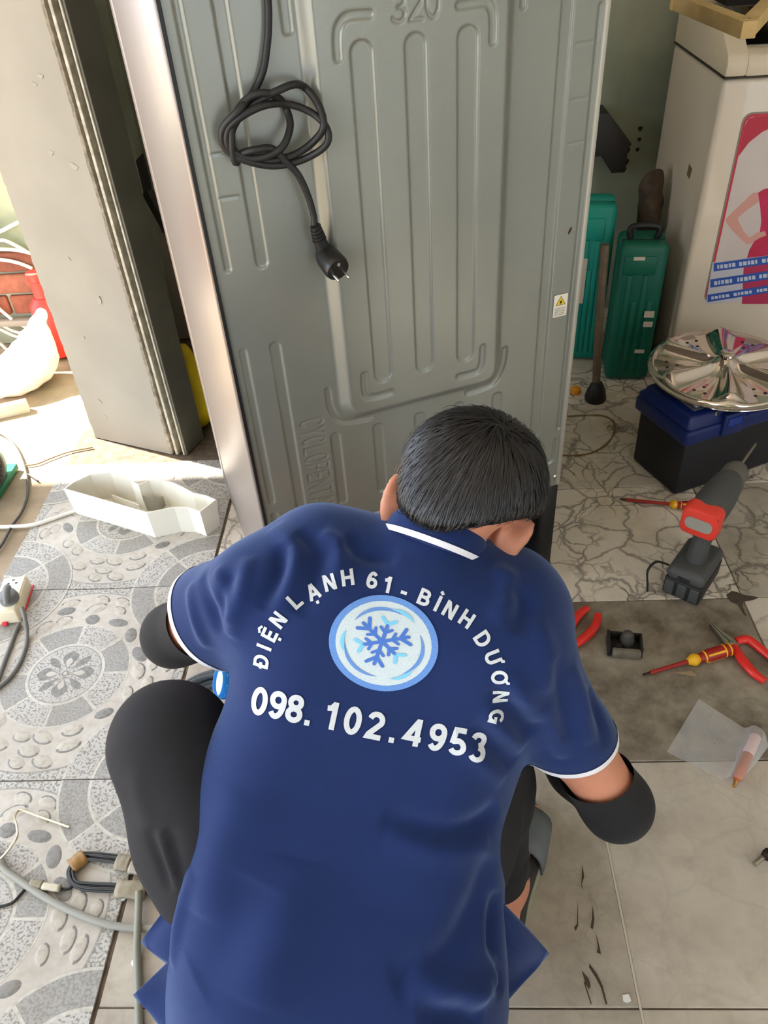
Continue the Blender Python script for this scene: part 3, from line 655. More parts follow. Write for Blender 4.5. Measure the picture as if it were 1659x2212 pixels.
skin = mat('skin', (196, 132, 104), .5, var=.05, vscale=30, bump=.05, bscale=300)
skin.node_tree.nodes['Principled BSDF'].inputs['Subsurface Weight'].default_value = .12
skin.node_tree.nodes['Principled BSDF'].inputs['Subsurface Radius'].default_value = (.012, .005, .003)
person = thing('person', 'man in navy polo shirt and black trousers squatting with his back turned behind the refrigerator', 'person', (-.03, .55, 0))
PINV = Matrix.Translation((.03, -.55, 0))
def pobj(name, V, F, m, parent=None):
    o = np_obj(name, np.asarray(V) - np.array([-.03, .55, 0]) * (1 if parent is None or parent is person else 0), F, m, parent or person); return o
OFF = np.array([-.03, .55, 0])
# --- body: one continuous surface from head to toes
B = Field((-.55, .12, -.01), (.50, 1.12, .98), .0042)
B.cap(pelv - Rt * .05, pelv + Rt * .05, .10, .10, .04); B.cap(lerp(pelv, waist, .6) - Rt * .05, lerp(pelv, waist, .6) + Rt * .05, .085, .085, .06)
B.cap(waist - Rt * .06, waist + Rt * .06, .085, .085, .06); B.cap(lerp(waist, chest, .6) - Rt * .07, lerp(waist, chest, .6) + Rt * .07, .09, .09, .06)
B.cap(chest - Rt * .07, chest + Rt * .07, .09, .09, .06); B.cap(shL + Rt * .03 - Bk * .015, shR - Rt * .03 - Bk * .015, .042, .042, .05)
B.cap(neckB - Bk * .022, hc + HD * .05 - HB * .01, .046, .05, .04)
for (sh, el, wr) in ((shL, elL, wrL), (shR, elR, wrR)):
    B.cap(sh, lerp(sh, el, .5), .043, .041, .03); B.cap(lerp(sh, el, .5), el, .041, .037, .03); B.cap(el, lerp(el, wr, .35), .037, .038, .02); B.cap(lerp(el, wr, .35), wr, .038, .026, .02)
for (hp, kn, an) in ((hipL, knL, anL), (hipR, knR, anR)):
    B.cap(hp, kn, .085, .058, .04); B.cap(kn, lerp(kn, an, .4), .055, .056, .03); B.cap(lerp(kn, an, .4), an, .056, .036, .03)
    ft = np.array([.30 * (1 if hp is hipR else -1), 1, 0]); ft /= np.linalg.norm(ft)
    heel = an + np.array([0, 0, -.045]) - ft * .035; ball = heel + ft * .175 + np.array([0, 0, -.006]); side = np.array([ft[1], -ft[0], 0])
    B.cap(an, heel + np.array([0, 0, .01]), .036, .032, .02); B.cap(an + ft * .02, ball, .034, .022, .03); B.cap(heel, ball - side * .012, .03, .02, .02); B.cap(heel, ball + side * .016, .028, .02, .02)
    for q, (o_, l_) in enumerate(((-.026, .045), (-.010, .048), (.004, .044), (.017, .038), (.029, .03))):
        B.cap(ball + side * o_ * (1 if hp is hipR else -1), ball + side * o_ * 1.1 * (1 if hp is hipR else -1) + ft * l_ + np.array([0, 0, -.004]), .0125 if q == 0 else .0095, .011 if q == 0 else .008, .006)
# head with a face
HA = (HR, HD, HB)
B.ell(hc - HD * .006, HA, (.073, .082, .088), .02)
B.ell(hc + HD * .045 + HF * .035, HA, (.058, .06, .06), .03)                    # jaw
B.ell(hc + HD * .09 + HF * .075, HA, (.024, .02, .02), .025)                    # chin
B.cap(hc + HD * .0 + HF * .092, hc + HD * .042 + HF * .112, .010, .014, .012)     # nose
for s in (-1, 1):
    B.cap(hc - HD * .012 + HR * .015 * s + HF * .085, hc - HD * .014 + HR * .05 * s + HF * .072, .012, .010, .015)   # brow
    B.ell(hc + HD * .004 + HR * .031 * s + HF * .098, HA, (.014, .009, .012), .006, sub=True)
    B.ell(hc + HD * .005 + HR * .031 * s + HF * .084, HA, (.012, .012, .012), .004)
    B.ell(hc + HD * .035 + HR * .042 * s + HF * .065, HA, (.02, .018, .016), .02)   # cheek
    B.ell(hc + HD * .042 + HR * .011 * s + HF * .106, HA, (.008, .006, .007), .008)  # nostril wing
B.cap(hc + HD * .064 - HR * .02 + HF * .088, hc + HD * .064 + HR * .02 + HF * .088, .007, .007, .008); B.cap(hc + HD * .074 - HR * .016 + HF * .088, hc + HD * .074 + HR * .016 + HF * .088, .008, .008, .006)
# ears: a cupped shell with rim and lobe
for s, ec, tilt in ((-1, P(856, 1083, .955), .05), (1, P(1098, 1166, .955), .5)):
    e_up = (HU + HR * s * tilt); e_up = e_up / np.linalg.norm(e_up); e_bk = HB * .62 + HR * s * .78; e_bk /= np.linalg.norm(e_bk); e_n = np.cross(e_up, e_bk)
    EA = (e_up, e_bk, e_n)
    B.ell(ec, EA, (.034, .020, .0085), .005)
    B.cap(ec - HR * s * .02 + HF * .006, ec, .016, .012, .012)
    B.ell(ec - e_up * .026 - e_bk * .004, EA, (.012, .010, .007), .010)          # lobe
    B.ell(ec + e_up * .004 - e_bk * .004 + (HF * .5 + HR * s) * .012, EA, (.02, .009, .007), .004, sub=True)
    B.ell(ec - HR * s * .021 + HB * .014 - e_up * .004, (e_up, HR, HB), (.036, .0055, .016), .005, sub=True)
    rim = [ec + e_up * .031 * math.sin(a) + e_bk * .017 * math.cos(a) for a in np.linspace(-.9, 2.3, 9)]
    for p_, q_ in zip(rim, rim[1:]): B.cap(p_, q_, .0058, .0058, .003)
# hands: palm, thumb and four bent fingers each
def hand(F_, wr, fwd, side, dn, s):
    fwd = fwd / np.linalg.norm(fwd); dn = dn - fwd * (dn @ fwd); dn /= np.linalg.norm(dn); sd = np.cross(fwd, dn) * s
    for o_ in (-.026, -.009, .009, .026): F_.cap(wr + sd * o_ * .5, wr + fwd * .075 + sd * o_, .015, .012, .012)
    for o_, L_ in ((-.030, .068), (-.010, .078), (.010, .073), (.029, .058)):
        b = wr + fwd * .082 + sd * o_; k1 = b + fwd * L_ * .42 + dn * L_ * .16; k2 = k1 + fwd * L_ * .22 + dn * L_ * .26; k3 = k2 + fwd * L_ * .04 + dn * L_ * .26
        F_.cap(b, k1, .0095, .0088, .003); F_.cap(k1, k2, .0088, .0080, .002); F_.cap(k2, k3, .0080, .0070, .002)
    b = wr + fwd * .022 - sd * .026; k1 = b - sd * .022 + fwd * .03 + dn * .012; k2 = k1 + fwd * .026 + dn * .014 - sd * .004; k3 = k2 + fwd * .02 + dn * .008 + sd * .004
    F_.cap(b, k1, .014, .0105, .006); F_.cap(k1, k2, .0105, .0092, .002); F_.cap(k2, k3, .0092, .0078, .002)
hand(B, wrL, wrL - elL + np.array([0, .12, -.06]), None, np.array([0, 0, -1.0]), 1)
hand(B, wrR, wrR - elR + np.array([0, .10, -.02]), None, np.array([0, 0, -1.0]), -1)
bv, bf = B.mesh(); bv = relax(bv, bf, 2, .5); del B
body = pobj('body', bv, bf, skin)
body['label'] = 'bare skin of ears, neck and upper arms'

# --- trousers
tr_m = mat('black_trouser_cloth', (38, 38, 41), .85, var=.06, vscale=25, bump=.15, bscale=500, spec=.25)
T = Field((-.52, .14, .02), (.40, .86, .62), .0045)
T.cap(pelv - Rt * .06, pelv + Rt * .06, .105, .105, .04)
for (hp, kn, an, s) in ((hipL, knL, anL, -1), (hipR, knR, anR, 1)):
    hp2 = hp + np.array([0, 0, .0])
    T.cap(hp2, lerp(hp2, kn, .6), .088, .086, .04); T.cap(lerp(hp2, kn, .6), kn, .086, .070, .04); T.cap(kn, lerp(kn, an, .35), .07, .076 if s < 0 else .066, .04); T.cap(lerp(kn, an, .35), lerp(kn, an, .80), .074 if s < 0 else .064, .046, .03); T.cap(lerp(kn, an, .80), lerp(kn, an, .92), .046, .044, .02)
T.cap(knR, P(985, 1650, 1.03), .07, .07, .03)
T.smooth(1)
tv, tf = T.mesh(); tv = relax(tv, tf, 3, .5); tn = vnormals(tv, tf)
fold = np.zeros(len(tv))
def add_fold(V, acc, pts, amp, wd):
    pts = np.array([list(p) for p in catmull(pts, 6)])
    d = np.full(len(V), 9.0)
    lo = pts.min(0) - 3 * wd; hi = pts.max(0) + 3 * wd; sel = np.all((V > lo) & (V < hi), axis=1); W = V[sel]
    dd = np.full(len(W), 9.0); tt = np.zeros(len(W))
    for i, (a, b) in enumerate(zip(pts, pts[1:])):
        e = b - a; t = np.clip(((W - a) @ e) / (e @ e + 1e-12), 0, 1); q = np.linalg.norm(W - a - t[:, None] * e, axis=1); m = q < dd; dd[m] = q[m]; tt[m] = (i + t[m]) / (len(pts) - 1)
    acc[sel] += amp * np.exp(-(dd / wd) ** 2) * np.sin(np.clip(tt * 1.06 - .03, 0, 1) * math.pi) ** .6
class Skin:                                                        # finds the cloth surface in front of a sight line from above the back
    def __init__(s, V, F): s.t = BVHTree.FromPolygons([tuple(p) for p in V], [tuple(int(i) for i in q) for q in F])
    def hit(s, px, py):
        d = ray(px, py); h = s.t.ray_cast(Vector((0, 0, CAMZ)), Vector(d)); return None if h[0] is None else np.array(h[0])
    def line(s, pts): return [q for q in (s.hit(*p) for p in pts) if q is not None]
ts = Skin(tv, tf)
for pts, a, w_ in (([(318, 1790), (345, 1860), (372, 1930)], -.006, .008), ([(340, 1790), (365, 1870), (385, 1930)], .005, .007), ([(365, 1780), (380, 1850), (395, 1915)], -.005, .008), ([(300, 1640), (300, 1720), (320, 1800)], .003, .014), ([(450, 1560), (440, 1680), (420, 1790)], -.003, .02)):
    L_ = ts.line(pts)
    if len(L_) > 1: add_fold(tv, fold, L_, a, w_)
fold += .0012 * np.array([mnoise.noise(Vector(p * 14)) for p in tv])
tv = tv + tn * fold[:, None]
pobj('trousers', tv, tf, tr_m)

# --- polo shirt
shirt_m = mat('navy_pique', (22, 39, 84), .85, var=.05, vscale=14, bump=.25, bscale=900, spec=.2, sheen=.45)
shirt_m.node_tree.nodes['Principled BSDF'].inputs['Sheen Tint'].default_value = (.42, .58, 1, 1); shirt_m.node_tree.nodes['Principled BSDF'].inputs['Sheen Roughness'].default_value = .45
white_rib = mat('white_rib', (226, 224, 230), .8, bump=.2, bscale=600)
H = Field((-.50, .12, .12), (.48, 1.0, .86), .0042)
k = .05
H.cap(chest + Dn * -.055 - Rt * .115, chest + Dn * -.055 + Rt * .115, .085, .085, k)
H.cap(chest - Rt * .105, chest + Rt * .105, .098, .098, k)
c2 = lerp(chest, waist, .45); H.cap(c2 - Rt * .095, c2 + Rt * .085, .10, .10, k)
H.cap(waist - Rt * .108, waist + Rt * .075, .103, .103, k)
c3 = lerp(waist, pelv, .5); H.cap(c3 - Rt * .108, c3 + Rt * .085, .108, .108, k)
H.cap(pelv - Rt * .068, pelv + Rt * .095, .128, .122, k)
p2 = pelv + Dn * .10 - Bk * .03; H.cap(p2 - Rt * .055, p2 + Rt * .10, .125, .12, k)
H.cap(shL + Rt * .05, shR - Rt * .05, .062, .062, k)
H.cap(neckB + Dn * .03, neckB + Dn * .0, .06, .05, .04)
slL, slR = lerp(shL, elL, .86), lerp(shR, elR, .64)
H.cap(shL, lerp(shL, elL, .5), .070, .064, .03); H.cap(lerp(shL, elL, .5), elL, .064, .058, .03)
H.cap(shR, lerp(shR, elR, .5), .064, .052, .022); H.cap(lerp(shR, elR, .5), elR, .052, .044, .02)
# tails of the shirt spread to the sides
def plate(Fd, a, b, c, r, k=.012, n=9):
    for i in range(n + 1): Fd.cap(lerp(a, b, i / n), c, r, r * .8, k)
dL = (elL - shL) / np.linalg.norm(elL - shL); dR = (elR - shR) / np.linalg.norm(elR - shR)
# sleeve ends: cut only the arm side of each plane
def cut_local(Fd, p, n, rad):
    sl, X, Y, Z = Fd.block(p - rad, p + rad); d = (X - p[0]) * n[0] + (Y - p[1]) * n[1] + (Z - p[2]) * n[2]
    Fd.g[sl] = np.maximum(Fd.g[sl], d)
cutL_n = cdir(-.84, .46, .55); cutL_p = P(432, 1345, 1.03)
cutR_n = cdir(.38, 1, .62); cutR_n /= np.linalg.norm(cutR_n); cutR_p = P(1262, 1640, .97)
gL = H.g.copy()
def half_cut(Fd, p, n, side_pt, rad):
    X, Y, Z = np.meshgrid(*Fd.ax, indexing='ij', sparse=True)
    d = (X - p[0]) * n[0] + (Y - p[1]) * n[1] + (Z - p[2]) * n[2]
    r = np.sqrt((X - side_pt[0]) ** 2 + (Y - side_pt[1]) ** 2 + (Z - side_pt[2]) ** 2) - rad
    Fd.g = np.maximum(Fd.g, np.minimum(d, -r)).astype(np.float32)
half_cut(H, cutL_p, cutL_n, elL + cutL_n * .02, .22)
half_cut(H, cutR_p, cutR_n, elR + cutR_n * .03, .18)
H.smooth(1)
hv, hf = H.mesh(); hv = relax(hv, hf, 2, .5)
HSDF = H
hn = vnormals(hv, hf); fold = np.zeros(len(hv)); hs = Skin(hv, hf)
FOLDS = [
 ([(560, 1140), (610, 1175), (600, 1240), (560, 1320)], -.008, .012), ([(590, 1135), (635, 1180), (625, 1260), (580, 1340)], .006, .012),
 ([(640, 1150), (690, 1190), (670, 1270), (640, 1330)], -.008, .013), ([(690, 1150), (735, 1185), (720, 1250)], .006, .012), ([(740, 1165), (790, 1195), (860, 1205)], -.007, .014),
 ([(520, 1165), (500, 1230), (480, 1330)], -.006, .013), ([(540, 1200), (520, 1290), (500, 1380)], .005, .012),
 ([(440, 1240), (455, 1310), (480, 1370)], -.006, .010), ([(415, 1260), (425, 1330), (450, 1400)], .005, .010), ([(470, 1225), (490, 1290), (500, 1350)], .004, .010),
 ([(1060, 1225), (1100, 1255), (1095, 1300), (1060, 1340)], .007, .014), ([(1090, 1265), (1130, 1300), (1120, 1370)], -.007, .016), ([(1150, 1330), (1180, 1400), (1175, 1500)], .004, .018),
 ([(1060, 1480), (1110, 1540), (1150, 1590)], -.006, .012), ([(1040, 1520), (1090, 1580), (1130, 1620)], .005, .011), ([(1010, 1560), (1070, 1620), (1110, 1655)], -.005, .012), ([(1080, 1440), (1130, 1500), (1165, 1560)], .005, .012),
 ([(980, 1590), (1040, 1645), (1090, 1690)], .004, .012),
 ([(1195, 1420), (1215, 1510), (1230, 1600)], -.005, .012), ([(1235, 1430), (1262, 1520), (1275, 1610)], .004, .012), ([(1175, 1520), (1200, 1590), (1215, 1640)], .005, .010), ([(1270, 1480), (1295, 1550), (1305, 1620)], -.004, .010),
 ([(820, 1760), (960, 1800), (1040, 1780), (1080, 1740)], -.009, .016), ([(830, 1800), (960, 1830), (1060, 1810)], .005, .02),
 ([(1060, 1840), (1030, 1960), (960, 2070), (840, 2130)], -.010, .022), ([(1075, 1920), (1070, 2040), (1085, 2150)], -.010, .014), ([(1090, 1900), (1110, 2000), (1140, 2050)], .006, .014), ([(1000, 2180), (1060, 2110), (1080, 2060)], .008, .016), ([(880, 2100), (960, 2140), (1050, 2140)], .008, .02), ([(900, 2180), (980, 2190), (1040, 2205)], -.008, .016),
 ([(520, 1700), (470, 1850), (430, 1990)], .004, .03), ([(560, 1900), (500, 2020), (420, 2120)], -.006, .035), ([(640, 1850), (600, 2000), (540, 2180)], .005, .04), ([(380, 1930), (350, 2020), (345, 2110)], -.006, .008), ([(420, 1880), (385, 1990), (370, 2090)], .005, .010),
]
for pts, a, w_ in FOLDS:
    L_ = hs.line(pts)
    if len(L_) > 1: add_fold(hv, fold, L_, a * 1.5, w_ * .9)
fold += np.array([.0022 * mnoise.noise(Vector(p * 7)) + .001 * mnoise.noise(Vector(p * 19)) for p in hv])
hv = hv + hn * fold[:, None]; hv = relax(hv, hf, 1, .4)
shirt = pobj('polo_shirt', hv, hf, shirt_m)

# loose corners of the shirt tails, each a thin waved sheet sewn into the side seam
def tail(a, b, c, wave, ph):
    n = 16; vs, fs = [], []
    nn = np.cross(b - a, c - a); nn /= np.linalg.norm(nn)
    for i in range(n + 1):
        for j in range(n + 1):
            u, t = i / n, j / n; q = lerp(lerp(a, b, u), lerp(c, lerp(c, b, .12), u), t)
            vs.append(q + nn * (wave * math.sin(u * 5 + ph) * math.sin(math.pi * min(1, t * 1.1)) + .006 * math.sin(3 * t + ph)) - OFF)
    for i in range(n):
        for j in range(n): k_ = i * (n + 1) + j; fs.append((k_, k_ + 1, k_ + n + 2, k_ + n + 1))
    o = pyobj('shirt_tail', vs, fs, shirt_m, shirt, smooth=True); md = o.modifiers.new('t', 'SOLIDIFY'); md.thickness = .0022; md.offset = 0; return o
tail(P(1035, 1900, .93), P(1035, 2230, .93), P(1188, 2060, .985), .008, .4)
tail(P(446, 1800, .905), P(405, 2130, .895), P(314, 2032, .945), .006, 1.2)
tail(P(390, 2050, .885), P(440, 2330, .90), P(289, 2148, .95), .007, .2)
# --- cut bands out of a finished mesh: the knitted stripes and the arm sleeves lie on the cloth / skin they belong to
def band(name, src, planes, centre, rad, off, m, parent, thick=0, extra=None):
    bm = bmesh.new(); bm.from_mesh(src.data); bmesh.ops.transform(bm, matrix=Matrix.Translation(Vector(OFF)), verts=list(bm.verts))
    c = Vector(centre)
    bmesh.ops.delete(bm, geom=[v for v in bm.verts if (v.co - c).length > rad], context='VERTS')
    for (p, n) in planes:                                          # keeps the side n points away from
        bmesh.ops.bisect_plane(bm, geom=list(bm.verts) + list(bm.edges) + list(bm.faces), plane_co=Vector(p), plane_no=Vector(n), clear_outer=True, dist=1e-5)
    if extra: bmesh.ops.delete(bm, geom=[v for v in bm.verts if extra(v.co)], context='VERTS')
    bm.normal_update()
    for v, n in [(v, v.normal.copy()) for v in bm.verts]: v.co += n * off
    if thick:
        r = bmesh.ops.solidify(bm, geom=list(bm.faces), thickness=-thick)
    bmesh.ops.transform(bm, matrix=Matrix.Translation(-Vector(OFF)), verts=list(bm.verts))
    return bmobj(name, bm, m, parent, smooth=True)
for p, n, c, s0 in ((cutL_p, cutL_n, elL, shL), (cutR_p, cutR_n, elR, shR)):
    ax_ = (c - s0) / np.linalg.norm(c - s0)
    off_axis = lambda co, s0=s0, ax_=ax_: np.linalg.norm(np.cross(np.array(co) - s0, ax_)) > .082
    st = band('sleeve_stripe', shirt, [(p - n * .0065, n), (p - n * .0145, -n)], c, .19, .0012, white_rib, shirt, extra=off_axis)
    st.location = (0, 0, 0)
# black arm sleeves over the elbows
sleeve_m = mat('black_knit', (20, 20, 23), .9, var=.1, vscale=60, bump=.3, bscale=700, sheen=.03)
aL = (wrL - elL) / np.linalg.norm(wrL - elL); aR = (wrR - elR) / np.linalg.norm(wrR - elR)
band('arm_sleeve', body, [(P(392, 1362, 1.06), -cdir(-.84, .46, .5)), (wrL - aL * .01, aL)], lerp(elL, wrL, .42), .22, .0055, sleeve_m, person, extra=lambda co: (np.array(co) - wrL) @ aL > 0)
nR = cdir(.30, 1, .55)
band('arm_sleeve', body, [(P(1296, 1712, .985), -nR), (wrR - aR * .01, aR)], lerp(elR, wrR, .42), .20, .0065, sleeve_m, person, extra=lambda co: (np.array(co) - wrR) @ aR > 0)

# --- collar with its white rib
N_ = hc - neckB; N_ /= np.linalg.norm(N_)
cR = cdir(.935, .355, .0)
def cring(c, r, rb, k, th): return [c + cR * r * math.cos(a) + Bk * rb * math.sin(a) - Dn * k * math.sin(a) for a in th]
ths = np.linspace(-.35 * math.pi, 1.35 * math.pi, 60)
ROWS = [(P(940, 1188, .955), .060, .052, .003), (P(938, 1182, .955), .0655, .060, .006), (P(940, 1172, .955), .0655, .062, .010), (P(946, 1158, .955), .064, .060, .016), (P(950, 1148, .955), .060, .057, .022), (P(951, 1146, .955), .057, .054, .022), (P(947, 1165, .955), .056, .052, .012)]
rows = [cring(*r, ths) for r in ROWS]; nv_ = len(ths)
cv = [p - OFF for r in rows for p in r]; cf = [(i * nv_ + j, i * nv_ + j + 1, (i + 1) * nv_ + j + 1, (i + 1) * nv_ + j) for i in range(len(rows) - 1) for j in range(nv_ - 1)]
collar = pyobj('collar', cv, cf, shirt_m, person, smooth=True)
sm = collar.modifiers.new('s', 'SUBSURF'); sm.levels = 1; sm.render_levels = 2
rr_ = [cring(ROWS[1][0] + Dn * .0015, .0668, .0612, .0055, ths), cring(ROWS[1][0] - Dn * .0045, .0672, .0622, .0068, ths)]
pyobj('collar_stripe', [p - OFF for r in rr_ for p in r], [(j, j + 1, nv_ + j + 1, nv_ + j) for j in range(nv_ - 1)], white_rib, collar, smooth=True)

# --- hair: cap and combed strands running out from the whorl
hair_m = mat('black_hair', (26, 24, 25), .38, var=.25, vscale=40)
hair_m.node_tree.nodes['Principled BSDF'].inputs['Specular IOR Level'].default_value = .6
K = Field(hc - .17, hc + .17, .004)
K.ell(hc - HD * .008, HA, (.0815, .086, .095), .02); K.ell(hc - HD * .005 + HR * .025 + HB * .01, HA, (.064, .076, .083), .03); K.ell(hc + HD * .04 + HB * .035, HA, (.066, .06, .058), .03)
K.cut(hc + HD * .022, HD * 1.0 - HB * .44 + HR * .22)
K.cut(hc + HR * .07 + HD * .014, HD + HR * .5)
K.smooth(1); kv, kf = K.mesh(); kv = relax(kv, kf, 3, .5); kn = vnormals(kv, kf)
kv2 = kv + kn * np.array([[.002 * mnoise.noise(Vector(p * 40))] for p in kv])
hair = pobj('hair', kv2, kf, hair_m)
whorl = hc + HB * .065 + HU * .078 + HR * .012
rg = np.random.RandomState(4); SV, SF = [], []
kt = BVHTree.FromPolygons([tuple(p) for p in kv], [tuple(int(i) for i in q) for q in kf])
sel = rg.choice(len(kv), 9000)
for i in sel:
    p = kv[i]; n = kn[i]
    rel = p - hc
    if rel @ HB < -.075 and rel @ HD > -.03: continue
    g = p - whorl; g = g - n * (g @ n); L0 = np.linalg.norm(g) + 1e-6; g /= L0
    sw = np.cross(n, g); g = g + sw * (.55 * math.exp(-L0 / .03) + .18 * mnoise.noise(Vector(p * 22)) + rg.uniform(-.16, .16)); g /= np.linalg.norm(g)
    L_ = rg.uniform(.022, .042) * (1 if L0 > .02 else .7); q = p - n * .001; w_ = rg.uniform(.0009, .0017); b = len(SV); lift = rg.uniform(.0005, .0042) + (.004 if rg.rand() < .04 else 0)
    s_ = np.cross(n, g)
    for t in range(4):
        u = t / 3; q2 = q + g * L_ * u
        h = kt.find_nearest(Vector(q2))
        nn = np.array(h[1]); base = np.array(h[0])
        c_ = base + nn * (.0008 + lift * math.sin(u * 1.9))
        ww = w_ * (1 - .8 * u)
        SV += [c_ - s_ * ww, c_ + nn * ww * .7, c_ + s_ * ww]
        if t: k0 = b + 3 * (t - 1); SF += [(k0, k0 + 1, k0 + 4, k0 + 3), (k0 + 1, k0 + 2, k0 + 5, k0 + 4)]
st = np_obj('hair_strands', np.array(SV) - OFF, np.array(SF), hair_m, hair); st['kind'] = 'stuff'

# --- slide sandals
san_m = mat('grey_rubber_sandal', (72, 76, 76), .6, var=.08, vscale=20, bump=.2, bscale=200); rim_m = mat('pale_sole_edge', (150, 148, 128), .7)
strap_m = mat('grey_sandal_strap', (96, 102, 106), .5, var=.06, vscale=12)
for an, s in ((anL, -1), (anR, 1)):
    ft = np.array([.30 * s, 1, 0]); ft /= np.linalg.norm(ft); sd = np.array([ft[1], -ft[0], 0]) * s       # sd: outer side
    o0 = np.array([an[0], an[1], 0]) - ft * .035 + sd * .006
    mx = Matrix(((sd[0], ft[0], 0, o0[0] - OFF[0]), (sd[1], ft[1], 0, o0[1] - OFF[1]), (0, 0, 1, 0), (0, 0, 0, 1)))
    outline = [(.0, -.045), (.030, -.036), (.042, -.005), (.042, .05), (.050, .12), (.053, .165), (.042, .205), (.015, .232), (-.015, .232), (-.04, .205), (-.047, .165), (-.043, .12), (-.036, .05), (-.036, -.005), (-.026, -.036)]
    ol = [(p.x, p.y) for p in catmull([(a, b, 0) for a, b in outline], 4, True)]
    sandal = prism('sandal', ol, .0008, .022, rim_m, person, mx, bev=.003)
    prism('insole', [(a * .93, .093 + (b - .093) * .95) for a, b in ol], .0215, .0245, san_m, sandal, mx)
    bm = bmesh.new(); ns = 14; strips = []
    for yk, top in ((.105, .062), (.13, .066), (.16, .062), (.188, .052)):
        wd = .0525 if yk > .11 else .050
        strips.append([(math.cos(math.pi * (1 - k / ns)) * wd + .003, yk + .012 * math.sin(math.pi * k / ns), .012 + (top - .012) * math.sin(math.pi * k / ns) ** .7) for k in range(ns + 1)])
    vv = [[bm.verts.new(p) for p in r] for r in strips]
    for a, b in zip(vv, vv[1:]):
        for k in range(ns): bm.faces.new((a[k], a[k + 1], b[k + 1], b[k]))
    bmesh.ops.recalc_face_normals(bm, faces=list(bm.faces)); bmesh.ops.solidify(bm, geom=list(bm.faces), thickness=.004)
    bmesh.ops.transform(bm, matrix=mx, verts=list(bm.verts)); bmobj('strap', bm, strap_m, sandal, smooth=True)

# --- print on the back of the shirt
hs2 = Skin(hv, hf)
ink = mat('white_shirt_print', (206, 211, 214), .75, rgb2=(188, 193, 198), vscale=900)
inkb = mat('blue_shirt_print', (98, 142, 206), .75, rgb2=(88, 130, 196), vscale=700); inkb2 = mat('deep_blue_shirt_print', (66, 110, 190), .75); inkc = mat('light_blue_shirt_print', (116, 190, 224), .75); inkw = mat('pale_disc_print', (198, 210, 213), .8, rgb2=(182, 196, 202), vscale=800)
def drape(v2, anchor, ex, ey, lift):
    n = np.cross(ex, ey); out = []
    for (x, y) in v2:
        o_ = anchor + ex * x + ey * y + n * .06
        h = hs2.t.ray_cast(Vector(o_), Vector(-n)); q = np.array(h[0]) if h[0] is not None else anchor + ex * x + ey * y
        out.append(q + n * lift - OFF)
    return out
def garc(cx, cy, rx, ry, a0, a1, n=10): return [(cx + rx * math.cos(math.radians(a0 + (a1 - a0) * k / n)), cy + ry * math.sin(math.radians(a0 + (a1 - a0) * k / n))) for k in range(n + 1)]
# heavy grotesque letters as centre-line strokes: box height 1, stroke about .18
DD = [[(.09, .09), (.09, .91), (.34, .91)] + garc(.34, .5, .30, .41, 80, -80, 8) + [(.34, .09), (.0, .09)]]
NN = [[(.09, 0), (.09, 1)], [(.14, .93), (.56, .07)], [(.61, 0), (.61, 1)]]
UU = [[(.09, 1), (.09, .38)] + garc(.35, .35, .26, .26, 180, 360, 9) + [(.61, .38), (.61, 1)]]
GLYPH = {'D': DD, 'Đ': DD + [[(-.08, .5), (.30, .5)]], 'I': [[(.09, 0), (.09, 1)]], 'E': [[(.09, 0), (.09, 1)], [(.09, .91), (.60, .91)], [(.09, .5), (.55, .5)], [(.09, .09), (.60, .09)]],
 'N': NN, 'L': [[(.09, 1), (.09, .09), (.58, .09)]], 'A': [[(.05, 0), (.355, .96)], [(.355, .96), (.66, 0)], [(.18, .30), (.53, .30)]], 'H': [[(.09, 0), (.09, 1)], [(.61, 0), (.61, 1)], [(.09, .5), (.61, .5)]],
 'B': [[(.0, .09), (.36, .09)] + garc(.36, .30, .24, .21, -90, 90, 7) + [(.09, .51)], [(.0, .91), (.34, .91)] + garc(.34, .71, .21, .20, 90, -90, 7), [(.09, 0), (.09, 1)]],
 'U': UU, 'O': [garc(.40, .5, .31, .41, 0, 360, 22)], 'G': [garc(.40, .5, .31, .41, 42, 330, 18) + [(.71, .46), (.42, .46)], [(.71, .46), (.71, 0)]], '-': [[(.0, .40), (.36, .40)]], '.': [[(.0, .09), (.19, .09)]],
 '6': [garc(.31, .32, .22, .23, 0, 360, 18), garc(.34, .40, .25, .51, 48, 185, 10)], '9': [garc(.31, .68, .22, .23, 0, 360, 18), garc(.28, .60, .25, .51, 228, 365, 10)], '1': [[(.30, 0), (.30, 1)], [(.02, .74), (.16, .76), (.27, .9)]],
 '0': [garc(.31, .5, .22, .41, 0, 360, 22)], '8': [garc(.31, .29, .22, .205, 0, 360, 16), garc(.31, .72, .195, .19, 0, 360, 16)], '2': [garc(.31, .69, .22, .22, 170, -25, 10) + [(.12, .17), (.09, .09), (.58, .09)]],
 '4': [[(.60, .27), (.05, .27), (.42, .93)], [(.44, 0), (.44, 1)]], '5': [[(.54, .91), (.17, .91), (.12, .50)] + garc(.30, .315, .23, .225, 128, -150, 12)], '3': [garc(.29, .73, .21, .19, 165, -85, 10), garc(.30, .30, .23, .21, 85, -160, 12)]}
EXTRA = {'Ệ': ('E', [[(.12, 1.12), (.34, 1.26), (.56, 1.12)], [(.26, -.20), (.44, -.20)]]), 'Ạ': ('A', [[(.265, -.20), (.445, -.20)]]), 'Ì': ('I', [[(-.02, 1.27), (.16, 1.12)]]), 'Ư': ('U', [[(.61, .93), (.76, .95), (.80, 1.10)]]), 'Ơ': ('O', [[(.62, .86), (.80, .92), (.82, 1.06)]])}
